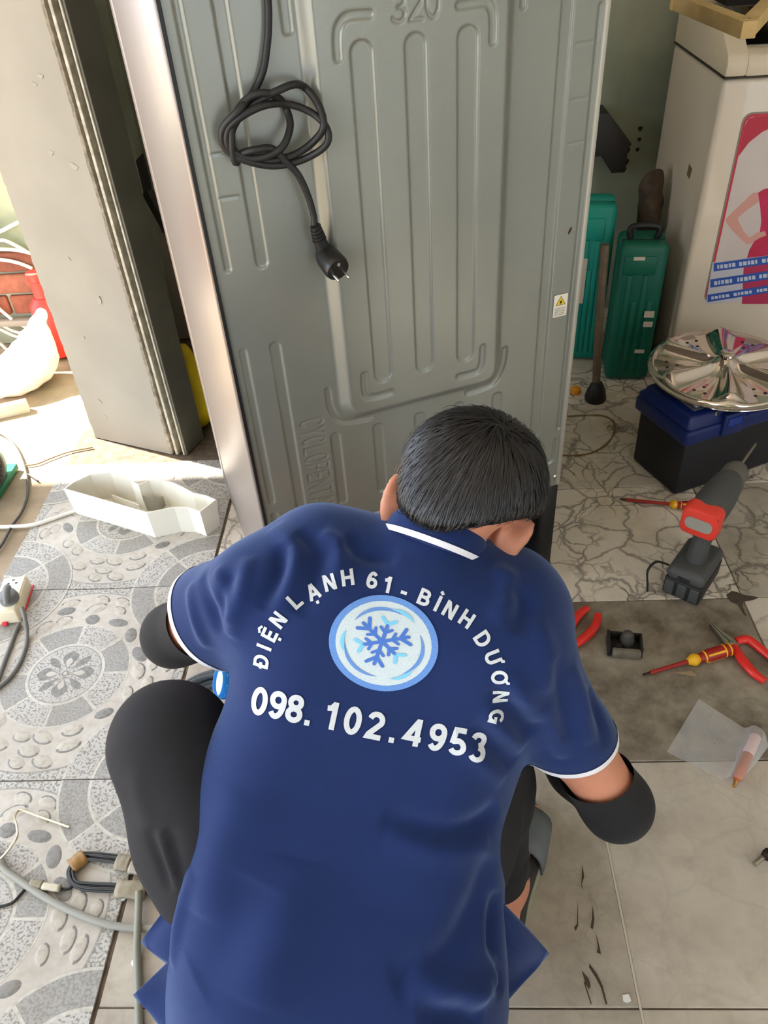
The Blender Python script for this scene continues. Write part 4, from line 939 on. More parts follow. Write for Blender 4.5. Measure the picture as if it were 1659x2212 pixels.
def ribbon(pts, w_):
    pts = [p for i, p in enumerate(pts) if i == 0 or math.hypot(p[0] - pts[i - 1][0], p[1] - pts[i - 1][1]) > 1e-6]
    L, R = [], []; n = len(pts); closed = math.hypot(pts[0][0] - pts[-1][0], pts[0][1] - pts[-1][1]) < 1e-6
    for i in range(n):
        a = pts[i - 1] if i else (pts[-2] if closed else None); c = pts[i + 1] if i < n - 1 else (pts[1] if closed else None); b = pts[i]
        d1 = (b[0] - a[0], b[1] - a[1]) if a else None; d2 = (c[0] - b[0], c[1] - b[1]) if c else None
        d1 = d1 or d2; d2 = d2 or d1; l1 = math.hypot(*d1); l2 = math.hypot(*d2); n1 = (-d1[1] / l1, d1[0] / l1); n2 = (-d2[1] / l2, d2[0] / l2)
        m_ = (n1[0] + n2[0], n1[1] + n2[1]); q = 2 / max(.5, m_[0] ** 2 + m_[1] ** 2); m_ = (m_[0] * q * w_, m_[1] * q * w_)
        L.append((b[0] + m_[0], b[1] + m_[1])); R.append((b[0] - m_[0], b[1] - m_[1]))
    return [[R[i], R[i + 1], L[i + 1], L[i]] for i in range(n - 1)]
def glyph(name, ch, px, py, rot, hpx, wfac, m, wt_=.092):
    a = hs2.hit(px, py); base, ex_ = EXTRA.get(ch, (ch, []))
    st_ = GLYPH[base]; xs = [p[0] for s in st_ for p in s]; cx = (min(xs) + max(xs)) / 2
    dep = float((a - np.array([0, 0, CAMZ])) @ M3[2]); sc = hpx * dep / FPX
    r = math.radians(rot); ex = cdir(math.cos(r), -math.sin(r)); ey = cdir(-math.sin(r), -math.cos(r)); vs, fs = [], []
    for li, s in enumerate(list(st_) + list(ex_)):
        w_ = wt_ if li < len(st_) else wt_ * (.75 if len(s) > 2 else .95)
        dense = []
        for p, q in zip(s, s[1:]):
            k = max(1, int(math.hypot(q[0] - p[0], q[1] - p[1]) / .3)); dense += [(p[0] + (q[0] - p[0]) * t / k, p[1] + (q[1] - p[1]) * t / k) for t in range(k)]
        dense.append(s[-1])
        q2 = [((x - cx) * sc * wfac, (y - .5) * sc) for quad in ribbon(dense, w_) for x, y in quad]
        v3 = drape(q2, a, ex, ey, .0012 + .00008 * li)
        for k in range(0, len(v3), 4): b = len(vs); vs += v3[k:k + 4]; fs.append((b, b + 1, b + 2, b + 3))
    o = pyobj(name, vs, fs, m, shirt)
    return o
T1 = [('Đ', 156, 612, 80), ('I', 172, 531, 72), ('Ệ', 203, 462, 64), ('N', 246, 388, 52), ('L', 338, 283, 40), ('Ạ', 430, 236, 28), ('N', 516, 190, 17), ('H', 612, 164, 8), ('6', 742, 178, -9), ('1', 818, 200, -13), ('-', 911, 236, -18),
      ('B', 1014, 268, -23), ('Ì', 1088, 302, -27), ('N', 1152, 335, -31), ('H', 1240, 382, -36), ('D', 1322, 486, -58), ('Ư', 1378, 585, -70), ('Ơ', 1412, 692, -81), ('N', 1416, 790, -91), ('G', 1397, 898, -101)]
for ch, x, y, r in T1: glyph('printed_letter', ch, 500 + x / 2.4397, 1180 + y / 2.4397, r, 35, 1.06, ink, .10)
T2 = [('0', 148, 815), ('9', 243, 836), ('8', 335, 855), ('.', 410, 870), ('1', 520, 890), ('0', 640, 918), ('2', 762, 945), ('.', 855, 962), ('4', 965, 980), ('9', 1085, 1006), ('5', 1197, 1032), ('3', 1300, 1060)]
for ch, x, y in T2: glyph('printed_digit', ch, 500 + x / 2.4397, 1180 + y / 2.4397, -12, 61, .98, ink, .098)
# round badge: blue ring, pale disc, snowflake, swirls
ba = hs2.hit(828, 1391); bex = cdir(math.cos(math.radians(-10)), -math.sin(math.radians(-10))); bey = cdir(-math.sin(math.radians(-10)), -math.cos(math.radians(-10)))
BSX, BSY = .0610, .0535
def blob(name, polys, lift, m, parent=None):
    bm = bmesh.new()
    for pts in polys:
        vs_ = [bm.verts.new((p[0] * BSX, p[1] * BSY, 0)) for p in pts]; bm.faces.new(vs_)
    bmesh.ops.triangulate(bm, faces=list(bm.faces)); bmesh.ops.subdivide_edges(bm, edges=[e for e in bm.edges if e.calc_length() > .008], cuts=2)
    for v, q in zip(bm.verts, drape([(v.co.x, v.co.y) for v in bm.verts], ba, bex, bey, lift)): v.co = q
    return bmobj(name, bm, m, parent or shirt)
def ringpoly(r0, r1, a0, a1, n, cx=0, cy=0): 
    out = []
    for k in range(n):
        t0, t1 = [math.radians(a0 + (a1 - a0) * q / n) for q in (k, k + 1)]
        out.append([(cx + r0 * math.cos(t0), cy + r0 * math.sin(t0)), (cx + r1 * math.cos(t0), cy + r1 * math.sin(t0)), (cx + r1 * math.cos(t1), cy + r1 * math.sin(t1)), (cx + r0 * math.cos(t1), cy + r0 * math.sin(t1))])
    return out
blob('badge_ring', ringpoly(.88, 1, 0, 360, 72), .0013, inkb)
blob('badge_disc', sum([ringpoly(a, b, 0, 360, 48) for a, b in ((.02, .3), (.3, .6), (.6, .88))], []), .0012, inkw)
def stroke(a, b, w_):
    dx, dy = b[0] - a[0], b[1] - a[1]; L_ = math.hypot(dx, dy); ux, uy = dx / L_, dy / L_; nx, ny = -uy * w_, ux * w_
    cap_ = [(b[0] + nx * math.cos(t) + ux * w_ * math.sin(t), b[1] + ny * math.cos(t) + uy * w_ * math.sin(t)) for t in (0, .8, 1.57, 2.34, 3.14)]
    return [(a[0] - nx, a[1] - ny)] + cap_[::-1] + [(a[0] + nx, a[1] + ny)]
fl_b, fl_c = [], []
pol = lambda r, a: (r * math.cos(math.radians(a)), r * math.sin(math.radians(a)))
SFX = (-.03, .05)
for k in range(6):
    a = 22 + 60 * k; sh_ = lambda p: (p[0] + SFX[0], p[1] + SFX[1])
    L_ = .50 if k % 2 == 0 else .34
    fl_b.append(stroke(SFX, sh_(pol(L_, a)), .035))
    for s in (-1, 1):
        fl_b.append(stroke(sh_(pol(.19, a)), sh_((pol(.19, a)[0] + pol(.14, a + 50 * s)[0], pol(.19, a)[1] + pol(.14, a + 50 * s)[1])), .03))
        if k % 2 == 0: fl_b.append(stroke(sh_(pol(.34, a)), sh_((pol(.34, a)[0] + pol(.22, a + 45 * s)[0], pol(.34, a)[1] + pol(.22, a + 45 * s)[1])), .035))
        else: fl_c.append(stroke(sh_(pol(.36, a)), sh_((pol(.36, a)[0] + pol(.17, a + 48 * s)[0], pol(.36, a)[1] + pol(.17, a + 48 * s)[1])), .035))
blob('snowflake', fl_b, .0018, inkb2); blob('snowflake_tip', fl_c, .0018, inkc)
def crescent(a0, a1, r, wmax, n=12):
    o_ = []; i_ = []
    for k in range(n + 1):
        t = k / n; a = a0 + (a1 - a0) * t; wv = wmax * math.sin(math.pi * t) ** .8; o_.append(pol(r + wv, a)); i_.append(pol(r - wv * .2, a))
    return [[o_[k], o_[k + 1], i_[k + 1], i_[k]] for k in range(n)]
for a in (60, 180, 300):
    blob('swirl', crescent(a + 8, a + 88, .70, .06), .0018, inkb); blob('swirl_light', crescent(a - 12, a + 26, .73, .06), .0022, inkc)
# ------------------------------------------------------------------ right side: washing machine and what stands round it
wm_m = mat('aged_cream_enamel', (222, 206, 184), .35, var=.04, vscale=4, coat=.3)
wm_l = mat('aged_cream_plastic', (226, 210, 182), .4, var=.05, vscale=6)
WX, WY, WW, WD, WZ = .73, 2.08, .54, .45, .83
wm = thing('washing_machine', 'old cream top-loading washing machine with a red bordered advert on its front', 'washing machine', (WX + WW / 2, WY + WD / 2, 0))
def wl_(x, y): return (x - WW / 2, y - WD / 2)
bm = bmesh.new(); add_box(bm, -WW / 2, WW / 2, -WD / 2, WD / 2, .03, WZ, .014, 4); bmobj('cabinet', bm, wm_m, wm, angle=40)
bm = bmesh.new(); add_box(bm, -WW / 2 + .02, WW / 2 - .02, -WD / 2 + .02, WD / 2 - .02, .012, .03); bmobj('plinth', bm, blk_m, wm)
for sx in (-1, 1):
    for sy in (-1, 1): lathe('foot', [(.02, 0), (.022, .005), (.016, .014)], blk_m, wm, 14, Matrix.Translation((sx * (WW / 2 - .05), sy * (WD / 2 - .05), 0)))
# top cover: side cheeks with an arched profile, front rail, dark glass lid in between
prof = [(-.225, .003), (-.226, .03), (-.218, .048), (-.195, .062), (-.15, .088), (-.08, .112), (.02, .128), (.14, .134), (.225, .134), (.225, .003)]
for sx in (-1, 1):
    mx = Matrix(((0, 0, 1, 0), (1, 0, 0, 0), (0, 1, 0, WZ), (0, 0, 0, 1)))
    a, b = (-WW / 2, -WW / 2 + .05) if sx < 0 else (WW / 2 - .05, WW / 2)
    prism('cover_cheek', [(p.x, p.y) for p in catmull([(u, v, 0) for u, v in prof], 1)], a, b, wm_l, wm, mx, bev=.006)
prism('front_rail', [(-.226, .003), (-.227, .03), (-.218, .047), (-.198, .056), (-.17, .058), (-.155, .045), (-.155, .003)], -WW / 2 + .048, WW / 2 - .048, wm_l, wm, Matrix(((0, 0, 1, 0), (1, 0, 0, 0), (0, 1, 0, WZ), (0, 0, 0, 1))), bev=.004)
prism('glass_lid', [(-.157, .046), (-.155, .056), (.06, .108), (.062, .096)], -WW / 2 + .052, WW / 2 - .052, mat('smoked_glass', (18, 18, 18), .12), wm, Matrix(((0, 0, 1, 0), (1, 0, 0, 0), (0, 1, 0, WZ), (0, 0, 0, 1))))
prism('control_panel', [(.062, .003), (.062, .118), (.10, .132), (.224, .132), (.224, .003)], -WW / 2 + .05, WW / 2 - .05, wm_l, wm, Matrix(((0, 0, 1, 0), (1, 0, 0, 0), (0, 1, 0, WZ), (0, 0, 0, 1))), bev=.004)
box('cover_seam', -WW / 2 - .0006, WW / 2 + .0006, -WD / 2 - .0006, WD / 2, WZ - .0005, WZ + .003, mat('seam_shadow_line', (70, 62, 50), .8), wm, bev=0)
brown_st = mat('brown_tape_remnant', (120, 100, 76), .8, var=.2, vscale=80)
prism('tape_remnant', [(-.016, -.013), (.012, -.016), (.017, .012), (-.012, .016)], 0, .0006, brown_st, wm, Matrix(((0, 0, -1, -WW / 2 - .0002), (-1, 0, 0, -.10), (0, 1, 0, .585), (0, 0, 0, 1))))
# advert on the front: rounded frame, figure in a pink-red dress, three blue banners
def wp(px, py):                                                     # a point of the front face, in sticker coordinates
    q = wall_pt(px, py, WY); return (q.x - WX, q.z)
AX = Matrix(((1, 0, 0, -WW / 2), (0, 0, -1, -WD / 2), (0, 1, 0, 0), (0, 0, 0, 1)))
SX0, SX1, SZ0, SZ1 = .062, .44, .268, .755
red_f = mat('advert_red', (196, 48, 66), .4); bgp = mat('advert_background', (214, 200, 190), .45, rgb2=(206, 190, 184), vscale=5)
ad = prism('advert', rrect(SX0, SX1, SZ0, SZ1, .022), 0.0002, .0008, mat('advert_grey_edge', (140, 128, 116), .5), wm, AX)
def ap(name, pts, m, z): return decal(name, pts, m, ad, AX, z)
ap('advert_border', rrect(SX0 + .004, SX1 - .004, SZ0 + .004, SZ1 - .004, .02), red_f, .0010)
ap('advert_field', rrect(SX0 + .0095, SX1 - .0095, SZ0 + .010, SZ1 - .01, .016), bgp, .0012)
cr = [wp(1632, 262), wp(1608, 290), wp(1598, 330)]
ap('advert_corner', [(SX0 + .0095, SZ1 - .10), (SX0 + .0095, SZ1 - .028), (SX0 + .014, SZ1 - .014), (SX0 + .028, SZ1 - .01), (SX1 - .06, SZ1 - .01), (SX1 - .12, SZ1 - .016), (SX0 + .10, SZ1 - .026), (SX0 + .055, SZ1 - .045), (SX0 + .028, SZ1 - .068)], mat('advert_crimson', (188, 38, 62), .4), .0014)
pinkskin = mat('printed_skin', (214, 156, 142), .5); pinkd = mat('printed_dress', (204, 40, 92), .5, rgb2=(186, 34, 66), vscale=18)
arm_px = [(1636, 415), (1625, 417), (1605, 436), (1585, 455), (1567, 473), (1568, 480), (1580, 495), (1600, 516), (1613, 527), (1621, 526), (1640, 514), (1655, 508), (1652, 499), (1635, 502), (1619, 513), (1606, 500), (1595, 477), (1594, 470), (1610, 456), (1640, 434)]
ap('printed_arm', [wp(*p) for p in arm_px], pinkskin, .0016)
dress_px = [(1637, 416), (1650, 408), (1668, 404), (1700, 402), (1712, 440), (1704, 490), (1716, 530), (1730, 568), (1610, 568), (1618, 540), (1628, 522), (1641, 500), (1644, 478), (1642, 450)]
ap('printed_dress', [wp(*p) for p in dress_px], pinkd, .0015)
bl_ = mat('banner_blue', (44, 84, 164), .45); bl2 = mat('banner_pale', (196, 192, 200), .5); wt = mat('banner_lettering', (196, 200, 214), .5)
def slant(y0, y1, x0=1540, x1=1760, k=-.115): return [(x0, y0), (x1, y0 + k * (x1 - x0)), (x1, y1 + k * (x1 - x0)), (x0, y1)]
ap('banner_ground', [wp(*p) for p in [(1539, 566), (1752, 540), (1752, 640), (1524, 656)]], bl2, .0017)
ap('banner_red', [wp(*p) for p in [(1606, 575), (1752, 560), (1752, 656), (1602, 656)]], mat('banner_crimson', (178, 46, 84), .5), .0018)
for i_, (yl_, yr_, h_) in enumerate(((568, 552, 18), (603, 584, 18), (636, 614, 16))):
    xl = (1541, 1534, 1528)[i_]
    ap('banner', [wp(xl, yl_), wp(1752, yr_ - 13), wp(1752, yr_ + h_ - 13), wp(xl, yl_ + h_)], bl_, .0020)
    x = xl + 8
    for k in range(22):                                             # the words on the banners are too blurred to read: broken pale strokes
        w__ = 4 + (k * 7 + i_ * 3) % 5; t = (x - xl) / (1752 - xl); yy = yl_ + (yr_ - 13 - yl_) * t
        if x + w__ > 1745: break
        if k % 6 != 5: ap('banner_stroke', [wp(x, yy + 5), wp(x + w__, yy + 4.6), wp(x + w__, yy + h_ - 5), wp(x, yy + h_ - 4.6)], wt, .0022)
        x += w__ + 2.2
# pale wooden frame lying on the machine
wood = mat('pale_pine', (216, 186, 128), .65, rgb2=(198, 164, 106), vscale=14, bump=.3, bscale=60)
wf = thing('batten_frame', 'pale pine batten crate lying on top of the washing machine', 'framework', (.80, 2.2, WZ + .1345))
wf_z = .0
A_ = fl(1466, 4, .985); B_ = fl(1612, 62, .985); C_ = fl(1700, -30, .985); Dk = fl(1560, -70, .985)
def batten(a, b, wdt=.03, h=.03):
    mx = frame_to(a, b); L_ = (Vector(b) - Vector(a)).length
    mx = Matrix.Translation(-Vector((.80, 2.2, WZ + .1345))) @ mx
    o = box('batten', -wdt / 2, wdt / 2, -h / 2, h / 2, -.014, L_ + .014, wood, wf, bev=.0015, mx=mx); return o
batten(A_, B_); batten(B_ + Vector((.008, .012, .001)), C_); batten(C_, Dk + (C_ - B_) * .02); batten(Dk, A_)
box('dark_filling', -.07, .12, -.02, .10, -.004, .03, mat('dark_filling', (26, 25, 24), .95, bump=.5, bscale=40), wf, bev=.012)  # dark block filling the inside of the batten frame
for p_ in (B_, C_): lathe('nail', [(.003, 0), (.003, .001)], mat('nail_steel', (110, 104, 92), .5, metal=1), wf, 10, Matrix.Translation(Vector((p_.x - .80 + .004, p_.y - 2.2 + .004, p_.z - WZ - .1345 + .0155))))
# steel bracket on the back wall, half hidden by the refrigerator
br = prism('wall_bracket', [(-.10, .09), (-.03, .09), (.05, .0), (.04, -.012), (.04, -.08), (0, -.082), (-.036, -.03), (-.10, -.03)], 0, .10, mat('bracket_dark_steel', (44, 40, 36), .6), None, Matrix(((1, 0, 0, .6), (0, 0, -1, 2.62), (0, 1, 0, .572), (0, 0, 0, 1))), bev=.003)
tag(br, 'dark steel angle bracket fixed on the green back wall', 'bracket')
hole_m = mat('rusty_hole', (58, 42, 30), .95)
for x, y, r in ((1383, 278, .007), (1381, 301, .006), (1377, 323, .006), (1353, 325, .011), (1350, 350, .012), (1346, 366, .010)):
    q = wall_pt(x, y, 2.62)
    prism('wall_hole', [(r * math.cos(a) * (1 + .2 * math.sin(3 * a)), r * math.sin(a)) for a in [k * .524 for k in range(12)]], -.002, .001, hole_m, wall_back, Matrix(((1, 0, 0, q.x), (0, 0, -1, 2.62), (0, 1, 0, q.z), (0, 0, 0, 1))))
# two green tool cases on end
teal = mat('teal_case_plastic', (16, 140, 122), .5, var=.06, vscale=8, bump=.2, bscale=300); green = mat('dark_green_case_plastic', (6, 92, 72), .5, var=.08, vscale=9, bump=.2, bscale=300)
lab_w = mat('case_label', (200, 186, 168), .6)
def case(name, label, m, loc, rz, w_, d_, h_, stickers, big):
    t = thing(name, label, 'tool case', loc, rz)
    bm = bmesh.new(); add_box(bm, -w_ / 2, w_ / 2, 0, d_ * .47, .004, h_, .018, 3); bmobj('front_shell', bm, m, t, angle=40)
    bm = bmesh.new(); add_box(bm, -w_ / 2, w_ / 2, d_ * .53, d_, .004, h_, .018, 3); bmobj('rear_shell', bm, m, t, angle=40)
    box('seam_band', -w_ / 2 + .006, w_ / 2 - .006, d_ * .44, d_ * .56, .012, h_ - .008, blk_m, t, bev=.003)
    for k in range(4):
        x = -w_ / 2 + .02 + (w_ - .04) * (k + .5) / 4
        box('rib', x - .007, x + .007, -.004, .006, .03, h_ * (.62 if k % 2 else .8), m, t, bev=.003)
    box('top_step', -w_ / 2 + .01, w_ / 2 - .03, -.004, .01, h_ * .80, h_ * .93, m, t, bev=.004)
    if big: tube('handle', [(-w_ * .28, d_ * .5, h_ - .004), (-w_ * .27, d_ * .5, h_ + .028), (w_ * .27, d_ * .5, h_ + .028), (w_ * .28, d_ * .5, h_ - .004)], .009, blk_m, t, n=6)
    for (x0, z0, x1, z1) in stickers: box('label_sticker', x0, x1, -.0052, -.0044 if not big else -.0044, z0, z1, lab_w, t, bev=0)
    return t
case('tool_case', 'lighter teal plastic tool case standing on end against the refrigerator side', teal, (.512, 2.25, 0), math.radians(-8), .105, .12, .49, [(-.03, .20, -.016, .34)], False)
case('tool_case', 'dark green plastic tool case on end beside the washing machine', green, (.622, 2.115, 0), math.radians(-6), .128, .125, .425, [(.022, .215, .05, .235), (.024, .185, .05, .202), (.012, .10, .04, .112), (-.03, .385, .0, .395)], True)
# brown rag bag squeezed behind the green case
bagm = mat('brown_rag_cloth', (92, 76, 62), .95, rgb2=(52, 44, 38), vscale=22, bump=.8, bscale=50)
F_ = Field((.60, 2.25, .30), (.73, 2.46, .60), .006)
F_.ell((.684, 2.352, .42), np.eye(3), (.032, .055, .103), .02); F_.ell((.67, 2.35, .50), np.eye(3), (.025, .045, .04), .02); F_.cap((.68, 2.35, .45), (.692, 2.35, .54), .020, .014, .03)
v_, f__ = F_.mesh(); v_ = relax(v_, f__, 2); n_ = vnormals(v_, f__); v_ = v_ + n_ * np.array([[.006 * mnoise.noise(Vector(p * 28))] for p in v_]); v_[:, 2] -= 0
rb_ = np_obj('rag_bundle', v_, f__, bagm); tag(rb_, 'crumpled brown cloth bundle wedged behind the dark green case', 'cloth')
shelfb = box('wooden_block', .645, .722, 2.262, 2.44, 0, .318, mat('dark_block', (60, 54, 46), .9, var=.2, vscale=12), None, bev=.004); tag(shelfb, 'dark upright block behind the green case under the cloth bundle', 'block')
# bar with a rubber foot, and a small orange object near it
pl_ = thing('metal_bar', 'tarnished upright bar with black rubber foot beside the refrigerator', 'bar', (.513, 2.02, 0))
tube('bar', [(0, 0, .02), (-.012, .015, .22), (-.02, .03, .46)], .012, mat('tarnished_bar', (112, 98, 80), .5, metal=.4, var=.15, vscale=30), pl_, seg=12, n=3)
lathe('rubber_foot', [(.030, 0), (.032, .01), (.026, .035), (.017, .055), (.013, .06)], blk_rub, pl_, 18)
og = lathe('pipe_cap', [(.014, 0), (.016, .004), (.016, .016), (.008, .022), (0, .023)], mat('orange_plastic', (220, 140, 30), .5), None, 16, Matrix.Translation((.462, 2.06, 0))); tag(og, 'small orange plastic cap on the floor behind the refrigerator', 'cap')

# black toolbox with a blue lid
TB = Vector((.623, 1.551, 0)); tby = math.atan2(.12, .273)
tb = thing('toolbox', 'black toolbox with blue lid under the chrome disc', 'toolbox', TB, tby)
tblk = mat('toolbox_black', (24, 25, 30), .55, bump=.2, bscale=250); tblue = mat('toolbox_blue', (18, 38, 98), .38, var=.08, vscale=10); clearlid = mat('smoky_lid_window', (92, 96, 102), .3)
TL, TWd = .42, .185
bm = bmesh.new(); add_box(bm, .004, TL - .004, .004, TWd - .004, 0, .172, .008, 2)
for v in bm.verts:
    s = 1 - .012 * (1 - v.co.z / .172); v.co.x = TL / 2 + (v.co.x - TL / 2) * s; v.co.y = TWd / 2 + (v.co.y - TWd / 2) * s
bmobj('body', bm, tblk, tb, angle=40)
bm = bmesh.new(); v1 = add_box(bm, -.008, TL + .008, -.008, TWd + .008, .158, .20, .009, 3); bmobj('lid_skirt', bm, tblue, tb, angle=40)
bm = bmesh.new(); add_box(bm, -.006, TL + .006, -.006, TWd + .006, .196, .232, .012, 3)
for v in bm.verts:
    if v.co.z > .215: v.co.x = TL / 2 + (v.co.x - TL / 2) * .955; v.co.y = TWd / 2 + (v.co.y - TWd / 2) * .89
bmobj('lid_top', bm, tblue, tb, angle=40)
box('lid_window', .03, TL - .16, .028, TWd - .03, .230, .2345, clearlid, tb, bev=.001)
for k in range(3): box('organiser_bit', .04 + .028 * k, .055 + .028 * k, .034, .046, .2346, .239, mat('bits_white', (208, 208, 206), .5), tb, bev=.002)
for x in (.12, .30):
    box('latch', x - .03, x + .03, -.018, -.004, .165, .226, tblue, tb, bev=.005, seg=3)
    box('latch_recess', x - .022, x + .022, -.0195, -.0175, .192, .216, mat('latch_blue', (30, 56, 138), .4), tb, bev=.003)
for x in (.075, .21, .345): lathe('lid_pin', [(.004, 0), (.004, .008), (.002, .010)], chrome, tb, 10, Matrix.Translation((x, .004, .222)))
tube('carry_handle', [(.13, TWd / 2 + .03, .228), (.14, TWd / 2 + .03, .236), (.29, TWd / 2 + .03, .236), (.30, TWd / 2 + .03, .228)], .005, tblk, tb, n=6)

# chrome agitator disc resting on the lid
steel = mat('polished_steel', (214, 204, 196), .09, metal=1)
pink_st = mat('perforated_steel', (196, 170, 164), .25, metal=.9)
AD = Vector((.742, 1.722, .262)); ARr = .178
ag = thing('agitator_disc', 'round chrome washing machine agitator disc lying on the toolbox', 'disc', AD)
ag.rotation_euler = (math.radians(1.5), math.radians(-1.0), 0)
nr, na = 40, 168; V_ = []; 
def agh(r, a):
    t = r / ARr
    z = .012 + .030 * math.exp(-(t / .17) ** 2) - .004 * t                      # hub dome
    k6 = (a / (2 * math.pi) * 6 + .12 + .10 * t) % 1.0
    d = abs(k6 - .5) * 2
    fin = max(0, 1 - (1 - d) * 3.1) if False else math.exp(-((k6 - .5) / (.15 + .03 * (1 - t))) ** 2)
    env = max(0, min(1, (t - .12) / .14)) * max(0, min(1, (.97 - t) / .10))
    z += .026 * fin * env * (.6 + .4 * t)
    k12 = (a / (2 * math.pi) * 6 + .12 + .10 * t) % 1.0
    z += -.002 * math.exp(-((((k12 + .5) % 1.0) - .5) / .10) ** 2) * env
    if t > .93: z += .007 * math.sin(math.pi * min(1, (t - .93) / .05)) - .010 * max(0, (t - .97) / .03)
    return z
for i in range(nr + 1):
    r = ARr * i / nr
    for j in range(na): a = 2 * math.pi * j / na; V_.append((r * math.cos(a), r * math.sin(a), agh(r, a)))
Fa = [(i * na + j, (i + 1) * na + j, (i + 1) * na + (j + 1) % na, i * na + (j + 1) % na) for i in range(nr) for j in range(na)]
dsk = pyobj('disc_face', V_, Fa, steel, ag, smooth=True)
lathe('rim', [(ARr - .004, .0), (ARr + .001, .001), (ARr + .002, .006), (ARr - .003, .008)], steel, ag, 96, ang=60)
lathe('hub_cap', [(.016, .038), (.017, .046), (.012, .05), (.0, .051)], steel, ag, 24)
for k in range(6):
    a0 = 2 * math.pi * (k - .12 - .06) / 6 + .0
    for (dr, da) in ((.62, .0), (.76, -.10), (.76, .10), (.88, .02)):
        r = ARr * dr; a = a0 + da; 
        lathe('drain_hole', [(.0042, agh(r, a) + .0004), (.0042, agh(r, a) + .0007)], mat('hole_dark', (60, 44, 42), .8) if (k == 0 and dr == .62) else bpy.data.materials['hole_dark'], ag, 10, Matrix.Translation((r * math.cos(a), r * math.sin(a), 0)))

# cordless drill standing on its battery
dr_dk = mat('drill_dark_grey', (72, 73, 72), .55, var=.05, vscale=20, bump=.2, bscale=300); dr_gr = mat('drill_grey', (96, 92, 86), .5); dr_red = mat('drill_red', (232, 66, 52), .4); dr_lab = mat('drill_grey_label', (158, 156, 146), .5); dr_blk = mat('drill_black', (30, 31, 32), .6)
DO = Vector((.583, 1.254, 0)); dyaw = math.atan2(.80, .60)
drl = thing('cordless_drill', 'grey and red cordless drill standing on its battery', 'drill', DO, dyaw)     # local x runs from rear to chuck
def bx(name, x0, x1, y0, y1, z0, z1, m, b=.004, taper=None, parent=drl):
    bm = bmesh.new(); add_box(bm, x0, x1, y0, y1, z0, z1, b, 3)
    if taper:
        for v in bm.verts:
            t = (v.co.z - z0) / (z1 - z0); cx, cy = (x0 + x1) / 2, (y0 + y1) / 2; s = 1 + (taper - 1) * t; v.co.x = cx + (v.co.x - cx) * s; v.co.y = cy + (v.co.y - cy) * s
    return bmobj(name, bm, m, parent, angle=40)
bat = bx('battery', -.058, .058, -.037, .037, .0, .045, dr_blk, .006)
for y in (-.0245, 0, .0245): bx('battery_rib', -.0605, -.056, y - .009, y + .009, .006, .04, dr_dk, .002, parent=bat)
bx('battery_shoe', -.06, .062, -.039, .039, .043, .072, dr_dk, .012, .9)
bx('lock_slot', -.0605, -.056, -.012, .012, .052, .058, dr_blk, .001)
tube('handle_grip', [(-.002, 0, .06), (.0, 0, .095), (.008, 0, .13), (.014, 0, .178)], lambda t: .021 - .003 * math.sin(math.pi * t), dr_dk, drl, seg=16, n=6, flat=1.25)
hx = Matrix(((0, 0, 1, .022), (0, 1, 0, 0), (-1, 0, 0, .196), (0, 0, 0, 1)))
lathe('motor_housing', [(.030, -.052), (.033, -.046), (.034, -.01), (.0335, .02), (.031, .045), (.029, .07), (.024, .082)], dr_dk, drl, 28, hx, sx=1.0)
cap_ = prism('rear_cap', rrect(-.030, .030, -.034, .034, .012), -.078, -.044, dr_red, drl, hx, bev=.004)
prism('cap_label', rrect(-.012, .014, -.025, .025, .011), -.0795, -.0785, dr_lab, cap_, hx)
lathe('torque_ring', [(.0305, .018), (.0312, .022), (.0312, .026), (.0305, .03)], dr_gr, drl, 28, hx)
lathe('chuck', [(.024, .08), (.025, .086), (.0245, .112), (.019, .124), (.009, .132)], dr_gr, drl, 28, hx)
lathe('drill_bit', [(.0032, .12), (.0032, .222), (.0012, .23)], mat('bit_steel', (150, 142, 126), .35, metal=.9), drl, 10, hx)
bx('trigger', .028, .046, -.008, .008, .135, .164, dr_blk, .004)
tube('wrist_strap', [(-.04, .038, .06), (-.052, .06, .066), (-.068, .068, .05), (-.072, .062, .02), (-.076, .058, .004)], .0035, dr_blk, drl, seg=6, n=6, flat=.4)

drl.scale = (1.1, 1.1, 1.1)
